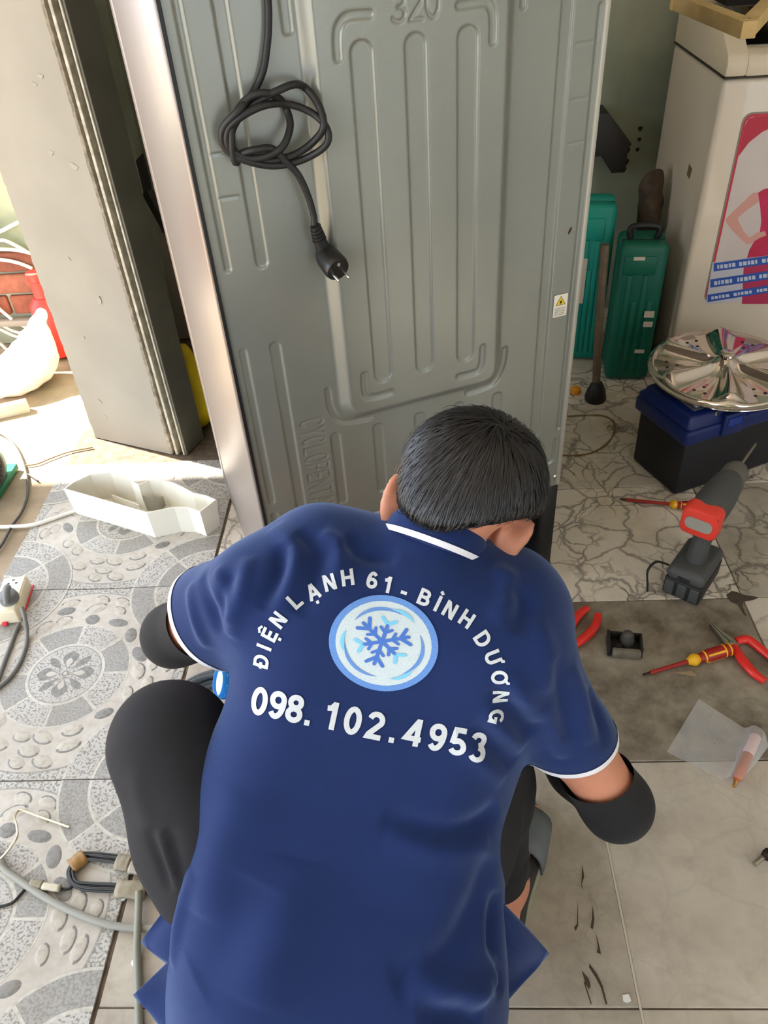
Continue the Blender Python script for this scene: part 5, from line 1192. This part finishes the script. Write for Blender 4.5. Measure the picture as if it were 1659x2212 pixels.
# ---- hand tools on the floor
ins_red = mat('insulated_red', (158, 30, 24), .4); ins_yel = mat('insulated_yellow', (236, 176, 30), .4); tip_m = mat('blackened_tip', (60, 50, 44), .4, metal=.8); pl_red = mat('plier_red', (222, 40, 32), .35, coat=.3)
def screwdriver(label, tip, end, r=.0125, blade=.55):
    tip, end = Vector(tip), Vector(end); t = thing('screwdriver', label, 'screwdriver', (tip.x, tip.y, 0))
    L_ = (end - tip).length; mx = Matrix.Translation(-Vector((tip.x, tip.y, 0))) @ frame_to(Vector((tip.x, tip.y, .0046)), Vector((end.x, end.y, r + .001)))
    lathe('blade_tip', [(.0018, 0), (.0024, .004), (.0026, L_ * .09)], tip_m, t, 12, mx)
    lathe('insulated_shaft', [(.0038, L_ * .08), (.0041, L_ * .1), (.0041, L_ * blade)], ins_red, t, 14, mx)
    h0 = L_ * blade; h = L_ - h0
    lathe('yellow_collar', [(.006, h0), (.0075, h0 + .003), (.0085, h0 + h * .05), (r * .95, h0 + h * .12), (r * .95, h0 + h * .17), (r * .66, h0 + h * .25)], ins_yel, t, 16, mx)
    lathe('handle', [(r * .66, h0 + h * .24), (r * .8, h0 + h * .34), (r, h0 + h * .5), (r, h0 + h * .82), (r * .9, h0 + h * .93), (r * .7, L_), (0, L_ + .001)], ins_red, t, 16, mx)
    for q, b_ in ((.36, .03), (.80, .03), (.92, .03)): lathe('yellow_band', [(r * (.80 + .2 * min(1, (q - .34) / .16)) + .0004, h0 + h * q), (r * (.80 + .2 * min(1, (q + b_ - .34) / .16)) * (1 if q < .9 else .96) + .0006, h0 + h * (q + b_))], ins_yel, t, 16, mx)
    for s in (-1, 1):
        a = math.pi / 2 + .9 * s
        bmx = mx @ Matrix.Rotation(a, 4, 'Z'); prism('yellow_outline', [(-.002, h0 + h * .42), (.002, h0 + h * .42), (.002, h0 + h * .80), (-.002, h0 + h * .80)], r * .9, r + .0005, ins_yel, t, bmx @ Matrix(((1, 0, 0, 0), (0, 0, 1, 0), (0, 1, 0, 0), (0, 0, 0, 1))))
    return t
screwdriver('red and yellow screwdriver lying behind the cordless drill', fl(1338, 1081), fl(1512, 1104), .012, .62)
screwdriver('red and yellow screwdriver touching the long nosed pliers', fl(1388, 1461), fl(1577, 1411), .0135, .50)
def plier(label, piv, jawdir, hdirs, jaw, m_steel):
    t = thing('pliers', label, 'pliers', (piv.x, piv.y, 0))
    jd = Vector(jawdir).normalized(); pr_p = Vector((-jd.y, jd.x, 0))
    for s in (-1, 1):
        b = bmesh.new(); pts = [pr_p * s * .001 - jd * .012, pr_p * s * .011 - jd * .012, pr_p * s * .012 + jd * .006, pr_p * s * .0065 + jd * jaw * .5, pr_p * s * .0028 + jd * jaw, pr_p * s * .0006 + jd * jaw]
        add_prism(b, [(p.x, p.y) for p in pts], .004, .013); bmesh.ops.recalc_face_normals(b, faces=list(b.faces)); bmobj('jaw', b, m_steel, t)
    lathe('pivot', [(.006, .012), (.006, .0145), (.004, .0155), (0, .0155)], m_steel, t, 14)
    for pts in hdirs:
        tube('handle', [Vector((p[0] - piv.x, p[1] - piv.y, .0095)) for p in pts], lambda q: .0078 + .0022 * math.sin(math.pi * min(1, q * 1.1)), pl_red, t, seg=12, n=6, flat=.85)
    return t
pst = mat('plier_steel', (176, 172, 160), .3, metal=1)
pv = fl(1577, 1398); 
plier('red handled long nosed pliers lying at the right edge of the floor', pv, fl(1533, 1355) - pv, [[fl(1583, 1402), fl(1600, 1430), fl(1625, 1460), fl(1650, 1478)], [fl(1588, 1392), fl(1612, 1388), fl(1640, 1408), fl(1672, 1436)]], (fl(1533, 1355) - pv).length, pst)
pv = fl(1226, 1408)
plier('red handled cutting pliers half hidden by the right shirt sleeve', pv, fl(1200, 1440) - pv, [[fl(1236, 1402), fl(1262, 1384), fl(1284, 1360), fl(1291, 1334)], [fl(1224, 1394), fl(1234, 1356), fl(1252, 1332), fl(1268, 1320)]], .055, pst)
# black relay housing
q = fl(1348, 1400); rh = thing('relay_housing', 'dirty black plastic relay housing on the floor by the screwdriver', 'housing', (q.x, q.y, 0), math.radians(-8))
rk = mat('relay_black', (38, 36, 34), .5, var=.2, vscale=40); rg_ = mat('greasy_grey_plastic', (112, 104, 92), .5, var=.2, vscale=60)
box('base_plate', -.036, .034, -.026, .024, 0, .006, rk, rh)
box('rear_wall', -.036, -.031, -.024, .022, .004, .030, rk, rh, bev=.0015); box('side_wall', .029, .034, -.022, .022, .004, .026, rk, rh, bev=.0015); box('back_wall', -.034, .03, .019, .024, .004, .024, rk, rh, bev=.0015)
box('front_block', -.026, .03, -.03, -.016, .003, .020, rg_, rh, bev=.003)
lathe('coil_post', [(.014, .005), (.015, .02), (.011, .036), (.004, .041), (0, .0415)], mat('relay_grey', (70, 68, 64), .45), rh, 16, Matrix.Translation((.004, .008, 0)))
box('terminal', -.018, -.006, -.012, .0, .006, .016, rk, rh, bev=.002)
# clear bag with a copper filter drier
clear = mat('clear_polythene', (235, 235, 235), .18, trans=.0, bump=.4, bscale=35)
nt_ = clear.node_tree; pb_n = nt_.nodes['Principled BSDF']; tr_n = nt_.nodes.new('ShaderNodeBsdfTransparent'); mxs = nt_.nodes.new('ShaderNodeMixShader'); out_n = [n for n in nt_.nodes if n.type == 'OUTPUT_MATERIAL'][0]
lw = nt_.nodes.new('ShaderNodeLayerWeight'); lw.inputs[0].default_value = .35; mr_ = nt_.nodes.new('ShaderNodeMapRange'); mr_.inputs[3].default_value = .12; mr_.inputs[4].default_value = .7
nt_.links.new(lw.outputs['Facing'], mr_.inputs[0]); nt_.links.new(mr_.outputs[0], mxs.inputs[0]); nt_.links.new(tr_n.outputs[0], mxs.inputs[1]); nt_.links.new(pb_n.outputs[0], mxs.inputs[2]); nt_.links.new(mxs.outputs[0], out_n.inputs[0])
qb = [fl(1509, 1511), fl(1440, 1625), fl(1470, 1655), fl(1566, 1672), fl(1578, 1698), fl(1614, 1704), fl(1662, 1610), fl(1630, 1590), fl(1560, 1545)]
cb_ = sum(qb, Vector()) / len(qb); bg = thing('plastic_bag', 'flat clear plastic bag on the floor holding a copper filter drier', 'bag', (cb_.x, cb_.y, 0))
NU, NV = 26, 22; bvs, bfs = [], []
cA, cBq, cC, cD = qb[0], qb[1], fl(1596, 1704), qb[6]
for side in (0, 1):
    for i in range(NU + 1):
        for j in range(NV + 1):
            u, v = i / NU, j / NV; p = (cA * (1 - u) + cD * u) * (1 - v) + (cBq * (1 - u) + cC * u) * v
            edge = min(u, 1 - u, v, 1 - v); dA, dB = fl(1588, 1694), fl(1634, 1588); e_ = dB - dA; tt_ = max(0, min(1, (p - dA).dot(e_) / e_.length_squared)); ds = (p - dA - e_ * tt_).length; bulge = .0255 * math.exp(-(ds / .017) ** 4)
            zz = .0022 + (max(min(1, edge * 8) * (.0075 + .006 * mnoise.noise(Vector((u * 5, v * 5, 1))) + .004 * abs(mnoise.noise(Vector((u * 11, v * 9, 4))))), bulge) if side else 0)
            bvs.append((p.x - cb_.x, p.y - cb_.y, max(.0022, zz) if side else .0006))
    o_ = side * (NU + 1) * (NV + 1)
    for i in range(NU):
        for j in range(NV): k_ = o_ + i * (NV + 1) + j; bfs.append((k_, k_ + 1, k_ + NV + 2, k_ + NV + 1) if not side else (k_, k_ + NV + 1, k_ + NV + 2, k_ + 1))
pyobj('film', bvs, bfs, clear, bg, smooth=True)
fd = thing('filter_drier', 'copper filter drier with a pale cap inside the clear plastic bag', 'filter drier', (fl(1612, 1640).x, fl(1612, 1640).y, 0))
fmx = Matrix.Translation(-fd.location) @ frame_to(fl(1590, 1688, .0115), fl(1632, 1592, .0115)); Lf = (fl(1590, 1688) - fl(1632, 1592)).length
lathe('copper_body', [(.004, 0), (.005, .004), (.0098, .012), (.0098, Lf * .62), (.009, Lf * .64)], mat('drier_copper', (196, 110, 76), .35, metal=.6), fd, 20, fmx)
lathe('brass_neck', [(.0035, -.012), (.0035, .002), (.0046, .004)], mat('bright_brass', (226, 178, 110), .2, metal=1), fd, 14, fmx)
lathe('pale_cap', [(.0102, Lf * .58), (.0104, Lf * .62), (.0104, Lf * .98), (.009, Lf)], mat('pale_pink_cap', (222, 190, 190), .4), fd, 20, fmx)
# scraps
crd = mat('cardboard_scrap', (150, 132, 104), .9)
for (px, py, pts, lb) in ((1480, 1458, [(-.022, .006), (.016, .009), (.022, -.004), (.004, -.002)], 'torn cardboard sliver under the screwdriver shaft'), (1458, 1434, [(-.007, -.004), (.008, -.005), (.008, .004), (-.006, .005)], 'small square of cardboard beside the screwdriver collar')):
    q = fl(px, py); s_ = prism('cardboard_scrap', pts, .0003, .0012, crd, None, Matrix.Translation((q.x, q.y, 0))); tag(s_, lb, 'scrap')
q = fl(1656, 1850); sc = thing('metal_fitting', 'small dark metal fitting on the floor at the right edge', 'fitting', (q.x, q.y, 0), .6)
lathe('nut', [(.009, 0), (.009, .012), (.006, .014)], tip_m, sc, 6); lathe('stem', [(.004, .0), (.004, .022)], pst, sc, 12, Matrix.Translation((-.008, .002, .004)) @ Matrix.Rotation(-1.5, 4, 'Y'))
# ------------------------------------------------------------------ left side
# drip tray
tray_m = mat('milky_plastic', (232, 228, 214), .42, trans=.0, var=.03, vscale=12)
tray_m.node_tree.nodes['Principled BSDF'].inputs['Subsurface Weight'].default_value = .35; tray_m.node_tree.nodes['Principled BSDF'].inputs['Subsurface Radius'].default_value = (.02, .018, .014)
tpx = [(137, 1056), (228, 1082), (317, 1108), (347, 1102), (376, 1096), (405, 1096), (432, 1106), (467, 1079), (446, 1070), (418, 1064), (392, 1050), (375, 1042), (350, 1036), (322, 1036), (300, 1046), (288, 1040), (282, 1028), (240, 1020), (195, 1024), (160, 1040)]
TH = .085
tp = [fl(x, y, TH) for x, y in tpx]; tc_ = sum(tp, Vector()) / len(tp)
tray = thing('drip_tray', 'milky white plastic drip tray with kinked sides on the patterned tiles', 'tray', (tc_.x, tc_.y, 0))
bm = bmesh.new(); n_ = len(tp)
out_t = [(p.x - tc_.x, p.y - tc_.y) for p in tp]
def inset(poly_, d):
    o_ = []; n = len(poly_); A2 = sum(poly_[i][0] * poly_[(i + 1) % n][1] - poly_[(i + 1) % n][0] * poly_[i][1] for i in range(n)); sgn = 1 if A2 > 0 else -1
    for i in range(n):
        a, b, c = Vector(poly_[i - 1]), Vector(poly_[i]), Vector(poly_[(i + 1) % n])
        e1 = (b - a).normalized(); e2 = (c - b).normalized(); n1 = Vector((-e1.y, e1.x)) * sgn; n2 = Vector((-e2.y, e2.x)) * sgn; m_ = (n1 + n2)
        m_ = m_ / max(.35, m_.length_squared) * 2 if m_.length > 1e-6 else n1; o_.append((b.x + m_.x * d, b.y + m_.y * d))
    return o_
in_t = inset(out_t, .0028); out_b = inset(out_t, .004); in_b = inset(out_t, .0065)
rings = [[bm.verts.new((x, y, z)) for x, y in pl] for pl, z in ((out_b, .0006), (out_t, TH), (in_t, TH), (in_b, .004))]
for a, b in zip(rings, rings[1:]):
    for k in range(n_): bm.faces.new((a[k], a[(k + 1) % n_], b[(k + 1) % n_], b[k]))
f1 = bm.faces.new(rings[3]); f2 = bm.faces.new(rings[0][::-1]); bmesh.ops.triangulate(bm, faces=[f1, f2]); bmesh.ops.recalc_face_normals(bm, faces=list(bm.faces))
bmobj('tray_shell', bm, tray_m, tray)
L2 = lambda x, y, z=TH: fl(x, y, z) - Vector((tc_.x, tc_.y, 0))
pt = [L2(288, 1042), L2(298, 1062, .05), L2(312, 1082, .035), L2(338, 1084, .035), L2(352, 1072, .035)]
bm = bmesh.new(); pp = catmull(pt, 5); lo = [bm.verts.new((p.x, p.y, .004)) for p in pp]; hi = [bm.verts.new((p.x, p.y, .074 - .04 * (k / len(pp)))) for k, p in enumerate(pp)]
for k in range(len(pp) - 1): bm.faces.new((lo[k], lo[k + 1], hi[k + 1], hi[k]))
bmesh.ops.solidify(bm, geom=list(bm.faces), thickness=.0025); bmobj('inner_wall', bm, tray_m, tray, smooth=True)
box('inner_rib', -.10, .0, -.0012, .0012, .003, .028, tray_m, tray, mx=Matrix.Translation((-.045, .015, 0)) @ Matrix.Rotation(-.5, 4, 'Z'))
lathe('drain_stub', [(.016, .003), (.016, .02), (.013, .02), (.013, .004)], tray_m, tray, 18, Matrix.Translation((.05, -.03, 0)))
lime = mat('lime_scale', (206, 196, 160), .95, bump=.6, bscale=90)
for k in range(5): lathe('scale_crumb', [(.006, .003), (.005, .008), (0, .010)], lime, tray, 7, Matrix.Translation((.018 + .007 * k, -.028 + .01 * math.sin(k * 2.2), 0)))
# power strip with a grey plug
cr_p = mat('yellowed_white_plastic', (232, 220, 190), .45, var=.04, vscale=14)
ps = thing('power_strip', 'yellowed white extension socket on the patterned tiles with a grey plug in it', 'power strip', (-.957, 1.235, 0), math.radians(8))
box('socket_body', -.027, .027, -.058, .058, .002, .040, cr_p, ps, bev=.004, seg=3)
box('socket_top', -.024, .024, -.054, .054, .039, .042, mat('socket_ivory', (238, 228, 200), .4), ps, bev=.001)
for y in (.033, -.0):
    for x in (-.009, .009): lathe('socket_hole', [(.003, .0421), (.003, .0424)], blk_m, ps, 10, Matrix.Translation((x, y, 0)))
box('socket_slot', -.003, .003, .042, .046, .0421, .0424, blk_m, ps, bev=0)
redp = mat('red_plastic', (214, 60, 70), .5)
box('red_base', -.030, .030, -.030, .062, .0005, .004, redp, ps, bev=.001); box('red_gland', -.012, .0, -.066, -.056, .004, .012, redp, ps, bev=.002)
gpl = mat('grey_plug', (112, 114, 114), .45); gcab = mat('grey_cable', (120, 120, 116), .5)
lathe('grey_plug', [(.0, .042), (.021, .0425), (.022, .050), (.019, .062), (.012, .066), (0, .067)], gpl, ps, 20, Matrix.Translation((.008, -.022, 0)))
tube('plug_neck', [(.006, -.004, .064), (.008, -.02, .069), (.012, -.04, .066), (.014, -.052, .058)], lambda t: .0085 - .0025 * t, gpl, ps, seg=12, n=5)
def floor_tube(name, label, cat, px, r, m, zf=None, group=None):
    pts = [fl(p[0], p[1], (p[2] if len(p) > 2 else r + .0003)) for p in px]
    o = tube(name, pts, r, m, None, seg=8, n=8); tag(o, label, cat, group); return o
floor_tube('cable', 'grey cable running from the grey plug to the left edge', 'cable', [(47, 1312, .056), (54, 1336, .04), (58, 1362, .012), (56, 1392), (44, 1428), (22, 1462), (-6, 1486), (-40, 1510)], .0046, gcab)
floor_tube('cable', 'twin grey cable leaving the lower end of the extension socket', 'cable', [(42, 1346, .008), (33, 1366), (20, 1400), (5, 1440), (-8, 1476), (-24, 1510)], .0046, gcab)
floor_tube('cable', 'thick white cable lying along the tile edge under the drip tray', 'cable', [(180, 1100), (150, 1108), (110, 1122), (70, 1134), (20, 1138), (-30, 1138)], .0052, mat('white_cable', (226, 220, 208), .5))
dkc = mat('dark_cable', (74, 70, 64), .55)
floor_tube('cable', 'dark thin cable looping past the ribbed motor down the left edge', 'cable', [(-14, 930), (14, 944), (38, 972), (55, 1016), (60, 1062), (48, 1104), (26, 1136), (4, 1176), (-16, 1200)], .0036, dkc)
floor_tube('cable', 'short dark cable branch on the sunlit concrete', 'cable', [(56, 1026), (62, 1025), (70, 1030), (82, 1039)], .0026, dkc)
# green machine with a ribbed black end cover
gm = thing('electric_motor', 'green motor with ribbed black end cover at the left edge', 'motor', (-1.225, 1.675, 0))
gmm = mat('green_paint', (30, 118, 84), .5, var=.1, vscale=12); rbk = mat('ribbed_black_plastic', (58, 56, 52), .6)
mmx = frame_to((0.03, -.03, .095), Vector((.34, -.80, .48)) * .1 + Vector((.03, -.03, .095)))
lathe('motor_body', [(.06, -.10), (.068, -.09), (.068, .0)], gmm, gm, 28, mmx)
box('motor_foot', -.07, .07, -.05, .10, 0, .02, gmm, gm, bev=.003)
cov = lathe('end_cover', [(.077, -.002), (.077, .022), (.070, .034), (.045, .044), (.012, .048), (0, .048)], rbk, gm, 36, mmx)
for k in range(36):
    a = 2 * math.pi * k / 36
    bm = bmesh.new(); add_box(bm, .018, .074, -.0018, .0018, .030, .047, 0)
    for v in bm.verts:
        if v.co.x > .05 and v.co.z > .04: v.co.z = .038
    bmesh.ops.transform(bm, matrix=mmx @ Matrix.Rotation(a, 4, 'Z'), verts=list(bm.verts)); bmobj('cover_rib', bm, rbk, cov)
# coil of black hose with a blue rubber gauge under the left elbow
hos_m = mat('charcoal_hose', (74, 80, 84), .5)
hc_ = fl(470, 1530, .02)
hose = thing('coiled_hose', 'coil of charcoal rubber hose under the left elbow', 'hose', (hc_.x, hc_.y, 0))
for k, (r, z) in enumerate(((.098, .008), (.088, .012), (.079, .011), (.070, .010), (.094, .024), (.084, .027))):
    tube('hose_loop', [(r * math.cos(t) * (1.0 + .02 * k), r * math.sin(t) * .95, z + .002 * math.sin(3 * t + k)) for t in [q * .5236 for q in range(12)]], .0058, hos_m, hose, seg=8, n=5, closed=True)
gg = fl(478, 1500, .03); gauge = thing('pressure_gauge', 'blue rubber booted pressure gauge lying on the coiled hose', 'gauge', (gg.x, gg.y, .0))
gax = Vector((-.82, -.30, .48)).normalized(); gmx = frame_to(Vector((.012, .0, .068)), Vector((.012, 0, .068)) + gax)
gbl = mat('blue_rubber', (24, 120, 200), .5)
lathe('rubber_boot', [(.028, -.022), (.031, -.018), (.031, .008), (.029, .012), (.0265, .012), (.0265, .006)], gbl, gauge, 32, gmx)
lathe('gauge_face', [(.0265, .004), (.0265, .006), (0, .0062)], mat('white_dial', (226, 228, 226), .4), gauge, 28, gmx)
for k in range(10): bmb = bmesh.new(); add_box(bmb, .0305, .0325, -.003, .003, -.016, .004, .001, 1, gmx @ Matrix.Rotation(k * .628, 4, 'Z')); bmobj('boot_grip', bmb, gbl, gauge)
tube('hook_ring', [(.012 + .018 * math.cos(t), .035 + .004 * math.sin(t), .075 + .018 * math.sin(t)) for t in [q * .6 for q in range(9)]], .0018, chrome, gauge, seg=8, n=4)
lathe('valve_block', [(.012, -.05), (.014, -.045), (.014, -.022), (.012, -.02)], mat('blued_steel', (70, 74, 90), .35, metal=.8), gauge, 16, gmx)
# ---- near left: hoses, capillary tube, taped bundle of black tubes
gh = mat('grey_hose', (142, 140, 130), .5)
floor_tube('hose', 'grey hose curving across the tiles to the shirt hem', 'hose', [(-20, 1830), (0, 1856), (12, 1880), (40, 1900), (90, 1934), (150, 1966), (230, 1996), (300, 2005), (345, 2004)], .0062, gh)
floor_tube('hose', 'grey hose running straight down beside the shirt tail', 'hose', [(300, 1925, .016), (299, 1960, .012), (297, 2010, .014), (296, 2060), (298, 2130), (300, 2212), (302, 2290)], .0062, mat('grey_green_hose', (128, 128, 116), .5))
cap_t = floor_tube('capillary_tube', 'bent bare metal tube standing over the pebble pattern', 'tube', [(-20, 1872, .012), (6, 1850, .02), (26, 1826, .03), (37, 1806, .034), (36, 1784, .03), (32, 1766, .02), (38, 1753, .01), (48, 1751, .008), (90, 1766, .006), (150, 1787, .005)], .0022, mat('pale_brass', (206, 194, 166), .3, metal=.9))
bd = thing('tube_bundle', 'bundle of thin black tubes bent double and bound with tan tape', 'tubes', fl(150, 1890))
bo = Vector(bd.location); btm = mat('black_tube', (44, 45, 46), .35)
for k in range(4):
    o_ = (k - 1.5) * 6.2
    pts = [(360, 1872 + o_ * .9), (320, 1866 + o_ * .9), (240, 1854 + o_ * .8), (176 , 1850 + o_ * .7), (158 + o_ * .25, 1868 + o_ * .25), (152 + o_ * .6, 1886), (160 + o_ * .5, 1906 - o_ * .3), (186, 1915 - o_ * .8), (250, 1918 - o_ * .8), (320, 1922 - o_ * .8), (380, 1926 - o_ * .8)]
    tube('bent_tube', [fl(x, y, .007 + .003 * (k % 2)) - bo for x, y in pts], .0027, btm, bd, seg=8, n=6)
tape = mat('tan_tape', (138, 128, 106), .45, var=.12, vscale=30, bump=.5, bscale=80); tape_g = mat('gold_tape', (140, 104, 54), .4, var=.15, vscale=40, bump=.6, bscale=90)
def wrap(name, a, b, rw, rh, m, parent, org):
    A_, B_ = fl(a[0], a[1], .008), fl(b[0], b[1], .008); mx = Matrix.Translation(-org) @ frame_to(A_, B_); L_ = (B_ - A_).length; bm = bmesh.new(); rg2 = []
    nseg = 6
    for i in range(nseg + 1):
        z = L_ * i / nseg; rg2.append([bm.verts.new(mx @ Vector((math.cos(t) * rw * (1 + .08 * math.sin(i * 2.1 + t * 2)), math.sin(t) * rh * (1 + .1 * math.cos(i * 1.7 + t)), z))) for t in [q * 2 * math.pi / 14 for q in range(14)]])
    for x, y in zip(rg2, rg2[1:]):
        for q in range(14): bm.faces.new((x[q], x[(q + 1) % 14], y[(q + 1) % 14], y[q]))
    bm.faces.new(rg2[0][::-1]); bm.faces.new(rg2[-1]); return bmobj(name, bm, m, parent, smooth=True)
wrap('gold_tape_wrap', (153, 1873), (184, 1848), .0145, .0075, tape_g, bd, bo)
wrap('tape_wrap', (252, 1862), (282, 1866), .0145, .0075, tape, bd, bo); wrap('tape_wrap', (282, 1870), (312, 1876), .0135, .0070, mat('shiny_tape', (150, 142, 126), .25, var=.1, vscale=40, bump=.6, bscale=70), bd, bo)
wrap('tape_wrap', (252, 1919), (316, 1924), .0155, .0072, tape, bd, bo)
bw = floor_tube('black_wire', 'thin black wire joined with a twist of tan tape', 'wire', [(-20, 1960), (6, 1957), (28, 1949), (46, 1930), (62, 1916), (100, 1915), (134, 1920), (150, 1919), (158, 1912), (162, 1900, .006)], .0024, blk_rub)
wrap('tape_wrap', (66, 1908), (92, 1912), .0075, .005, tape, bw, Vector((0, 0, 0))); wrap('tape_wrap', (92, 1914), (130, 1919), .0065, .0045, mat('clear_tape', (196, 186, 164), .3, bump=.5, bscale=80), bw, Vector((0, 0, 0)))
scrap_w = mat('white_scrap', (232, 230, 224), .7)
for (px, py, s, lb) in ((267, 1942, .004, 'white plastic crumb just below the taped tube bundle'), (290, 2080, .005, 'white plastic crumb beside the straight grey hose'), (185, 1980, .006, 'white scrap of foil on the pebble pattern'), (1353, 2157, .006, 'white crumb on the bare floor near the bottom right')):
    q = fl(px, py); c_ = prism('crumb', [(-s, -s * .6), (s * .4, -s), (s, s * .3), (0, s), (-s * .8, s * .5)], .0002, .002, scrap_w, None, Matrix.Translation((q.x, q.y, 0)) @ Matrix.Rotation(px, 4, 'Z')); tag(c_, lb, 'crumb')
# ---- behind: yellow bag, leaning board, dark box on the wall, diagonal bar
F_ = Field((-.82, 1.88, 0.0), (-.56, 2.08, .32), .006)
F_.ell((-.675, 1.975, .10), np.eye(3), (.055, .05, .10), .02); F_.ell((-.665, 1.97, .20), np.eye(3), (.03, .03, .07), .03); F_.ell((-.685, 1.97, .05), np.eye(3), (.06, .055, .048), .03)
v_, f__ = F_.mesh(); v_ = relax(v_, f__, 2); n_v = vnormals(v_, f__); v_ = v_ + n_v * np.array([[.006 * mnoise.noise(Vector(p * 24))] for p in v_])
v_[:, 2] -= v_[:, 2].min() - .0005
tag(np_obj('yellow_bag', v_, f__, mat('yellow_plastic_film', (226, 200, 18), .45, var=.08, vscale=20, bump=.3, bscale=60)), 'bright yellow plastic bag standing between pillar and refrigerator', 'bag')
db = box('junction_box', -.95, -.855, 2.54, 2.6195, .49, .60, mat('dark_box', (46, 46, 44), .6), None, bev=.004); tag(db, 'dark box fixed on the shaded wall behind the pillar', 'box')
A_, B_ = Vector((-.835, 2.50, .52)), Vector((-.63, 2.40, .0))
ba_ = box('diagonal_bar', -.014, .014, -.014, .014, 0, (B_ - A_).length - .015, mat('dark_bar', (58, 56, 50), .6), None, bev=.002, mx=frame_to(A_, B_)); tag(ba_, 'dark square bar leaning diagonally in the gap behind the pillar', 'bar')
bo_ = prism('board', [(-.16, 0), (.10, 0), (.10, .36), (-.16, .36)], 0, .012, mat('pale_board', (172, 164, 154), .7, var=.04, vscale=6), None, Matrix.Translation((-.72, 2.53, .0008)) @ Matrix.Rotation(math.radians(80), 4, 'X'), bev=.001); tag(bo_, 'pale grey board leaning on the wall behind the refrigerator', 'board')
# ---- yard: white hose loops on the wall, red watering funnel, white sack, planks
wh = mat('white_pvc_hose', (228, 220, 206), .5)
YW = 2.55
for k, pts in enumerate(([(-40, 512), (0, 500), (20, 490), (60, 470)], [(-40, 524), (0, 519), (20, 523), (60, 545)], [(-40, 540), (0, 538), (40, 541), (70, 548)], [(-40, 566), (0, 561), (40, 568), (70, 580)])):
    tg = tube('white_hose', [wall_pt(x, y, YW - .02) for x, y in pts], .0062, wh, None, n=8)
    tag(tg, ['topmost white hose rising across the green yard wall', 'second white hose down on the green yard wall', 'third white hose down, nearly level on the green yard wall', 'lowest white hose on the green yard wall just above the bricks'][k], 'hose', 'white hoses along the yard wall')
for k, pts in enumerate(([(-30, 640), (0, 668), (14, 680), (26, 690)], [(-30, 690), (0, 700), (30, 715), (62, 722), (100, 726)], [(-30, 700), (0, 711), (30, 725), (64, 734), (100, 740)], [(-30, 730), (0, 742), (20, 760), (44, 774), (70, 782)], [(30, 692), (50, 704), (70, 710), (100, 716)])):
    tg = tube('white_hose', [wall_pt(x, y, YW - .035) for x, y in pts], .0058, wh, None, n=8)
    tag(tg, ['white hose end dropping over the bare bricks', 'upper of two hoses sagging below the brick ledge', 'lower of two hoses sagging below the brick ledge', 'lowest white hose drooping beside the sack', 'short white hose beside the red jug'][k], 'hose', 'white hoses along the yard wall')
lp = box('ledge_pipe', -3.5, -1.14, YW - .05, YW - .02, .085, .108, mat('grey_pipe', (150, 144, 132), .7), None, bev=.006); tag(lp, 'grey horizontal pipe below the brick courses of the yard wall', 'pipe')
q = wall_pt(84, 655, YW - .10)
rj = thing('red_jug', 'red plastic jug seen beyond the left edge of the pillar', 'jug', (q.x + .02, q.y, 0))
rj_m = mat('red_jug_plastic', (226, 56, 48), .45)
lathe('jug_body', [(.035, .0), (.05, .01), (.056, .12), (.05, .19), (.03, .215)], rj_m, rj, 24); lathe('jug_neck', [(.026, .21), (.024, .27), (.028, .275), (.028, .30), (0, .302)], rj_m, rj, 20); tube('jug_handle', [(.028, 0, .26), (.07, 0, .24), (.075, 0, .16), (.052, 0, .13)], .008, rj_m, rj, n=6)
sk = Field((-1.72, 2.02, -.01), (-1.12, 2.46, .36), .009)
sk.ell((-1.30, 2.24, .05), np.eye(3), (.10, .10, .06), .05); sk.ell((-1.25, 2.28, .11), np.eye(3), (.055, .06, .06), .06); sk.ell((-1.36, 2.19, .04), np.eye(3), (.07, .07, .045), .05); sk.cap((-1.24, 2.28, .15), (-1.21, 2.30, .21), .03, .018, .04)
v_, f__ = sk.mesh(); v_ = relax(v_, f__, 2); n_v = vnormals(v_, f__); v_ = v_ + n_v * np.array([[.012 * mnoise.noise(Vector(p * 13)) + .006 * mnoise.noise(Vector(p * 30))] for p in v_]); v_[:, 2] -= v_[:, 2].min() + .003
tag(np_obj('white_sack', v_, f__, mat('pale_sack', (232, 214, 204), .8, bump=.3, bscale=60)), 'white sack slumped in the sun beyond the pillar', 'sack')
pkm = mat('sun_bleached_plank', (214, 204, 180), .85, var=.08, vscale=14, bump=.3, bscale=50)
for k, (a, b, wd, lb) in enumerate((((-30, 905), (64, 884), .045, 'sun bleached plank lying on the bright concrete at the left edge'),)):
    A_, B_ = fl(*a), fl(*b); L_ = (B_ - A_).length
    pk = box('plank', -.012, .012, -wd / 2, wd / 2, 0, L_, pkm, None, bev=.002, mx=frame_to((A_.x, A_.y, .012 + .0005), (B_.x, B_.y, .0125)) @ Matrix.Rotation(0, 4, 'Z')); tag(pk, lb, 'plank')
tw = floor_tube('twig', 'dry twig lying across the sunlit threshold', 'twig', [(50, 1006), (80, 1002), (110, 990), (150, 976), (200, 966)], .0022, mat('dry_twig', (132, 104, 72), .9))
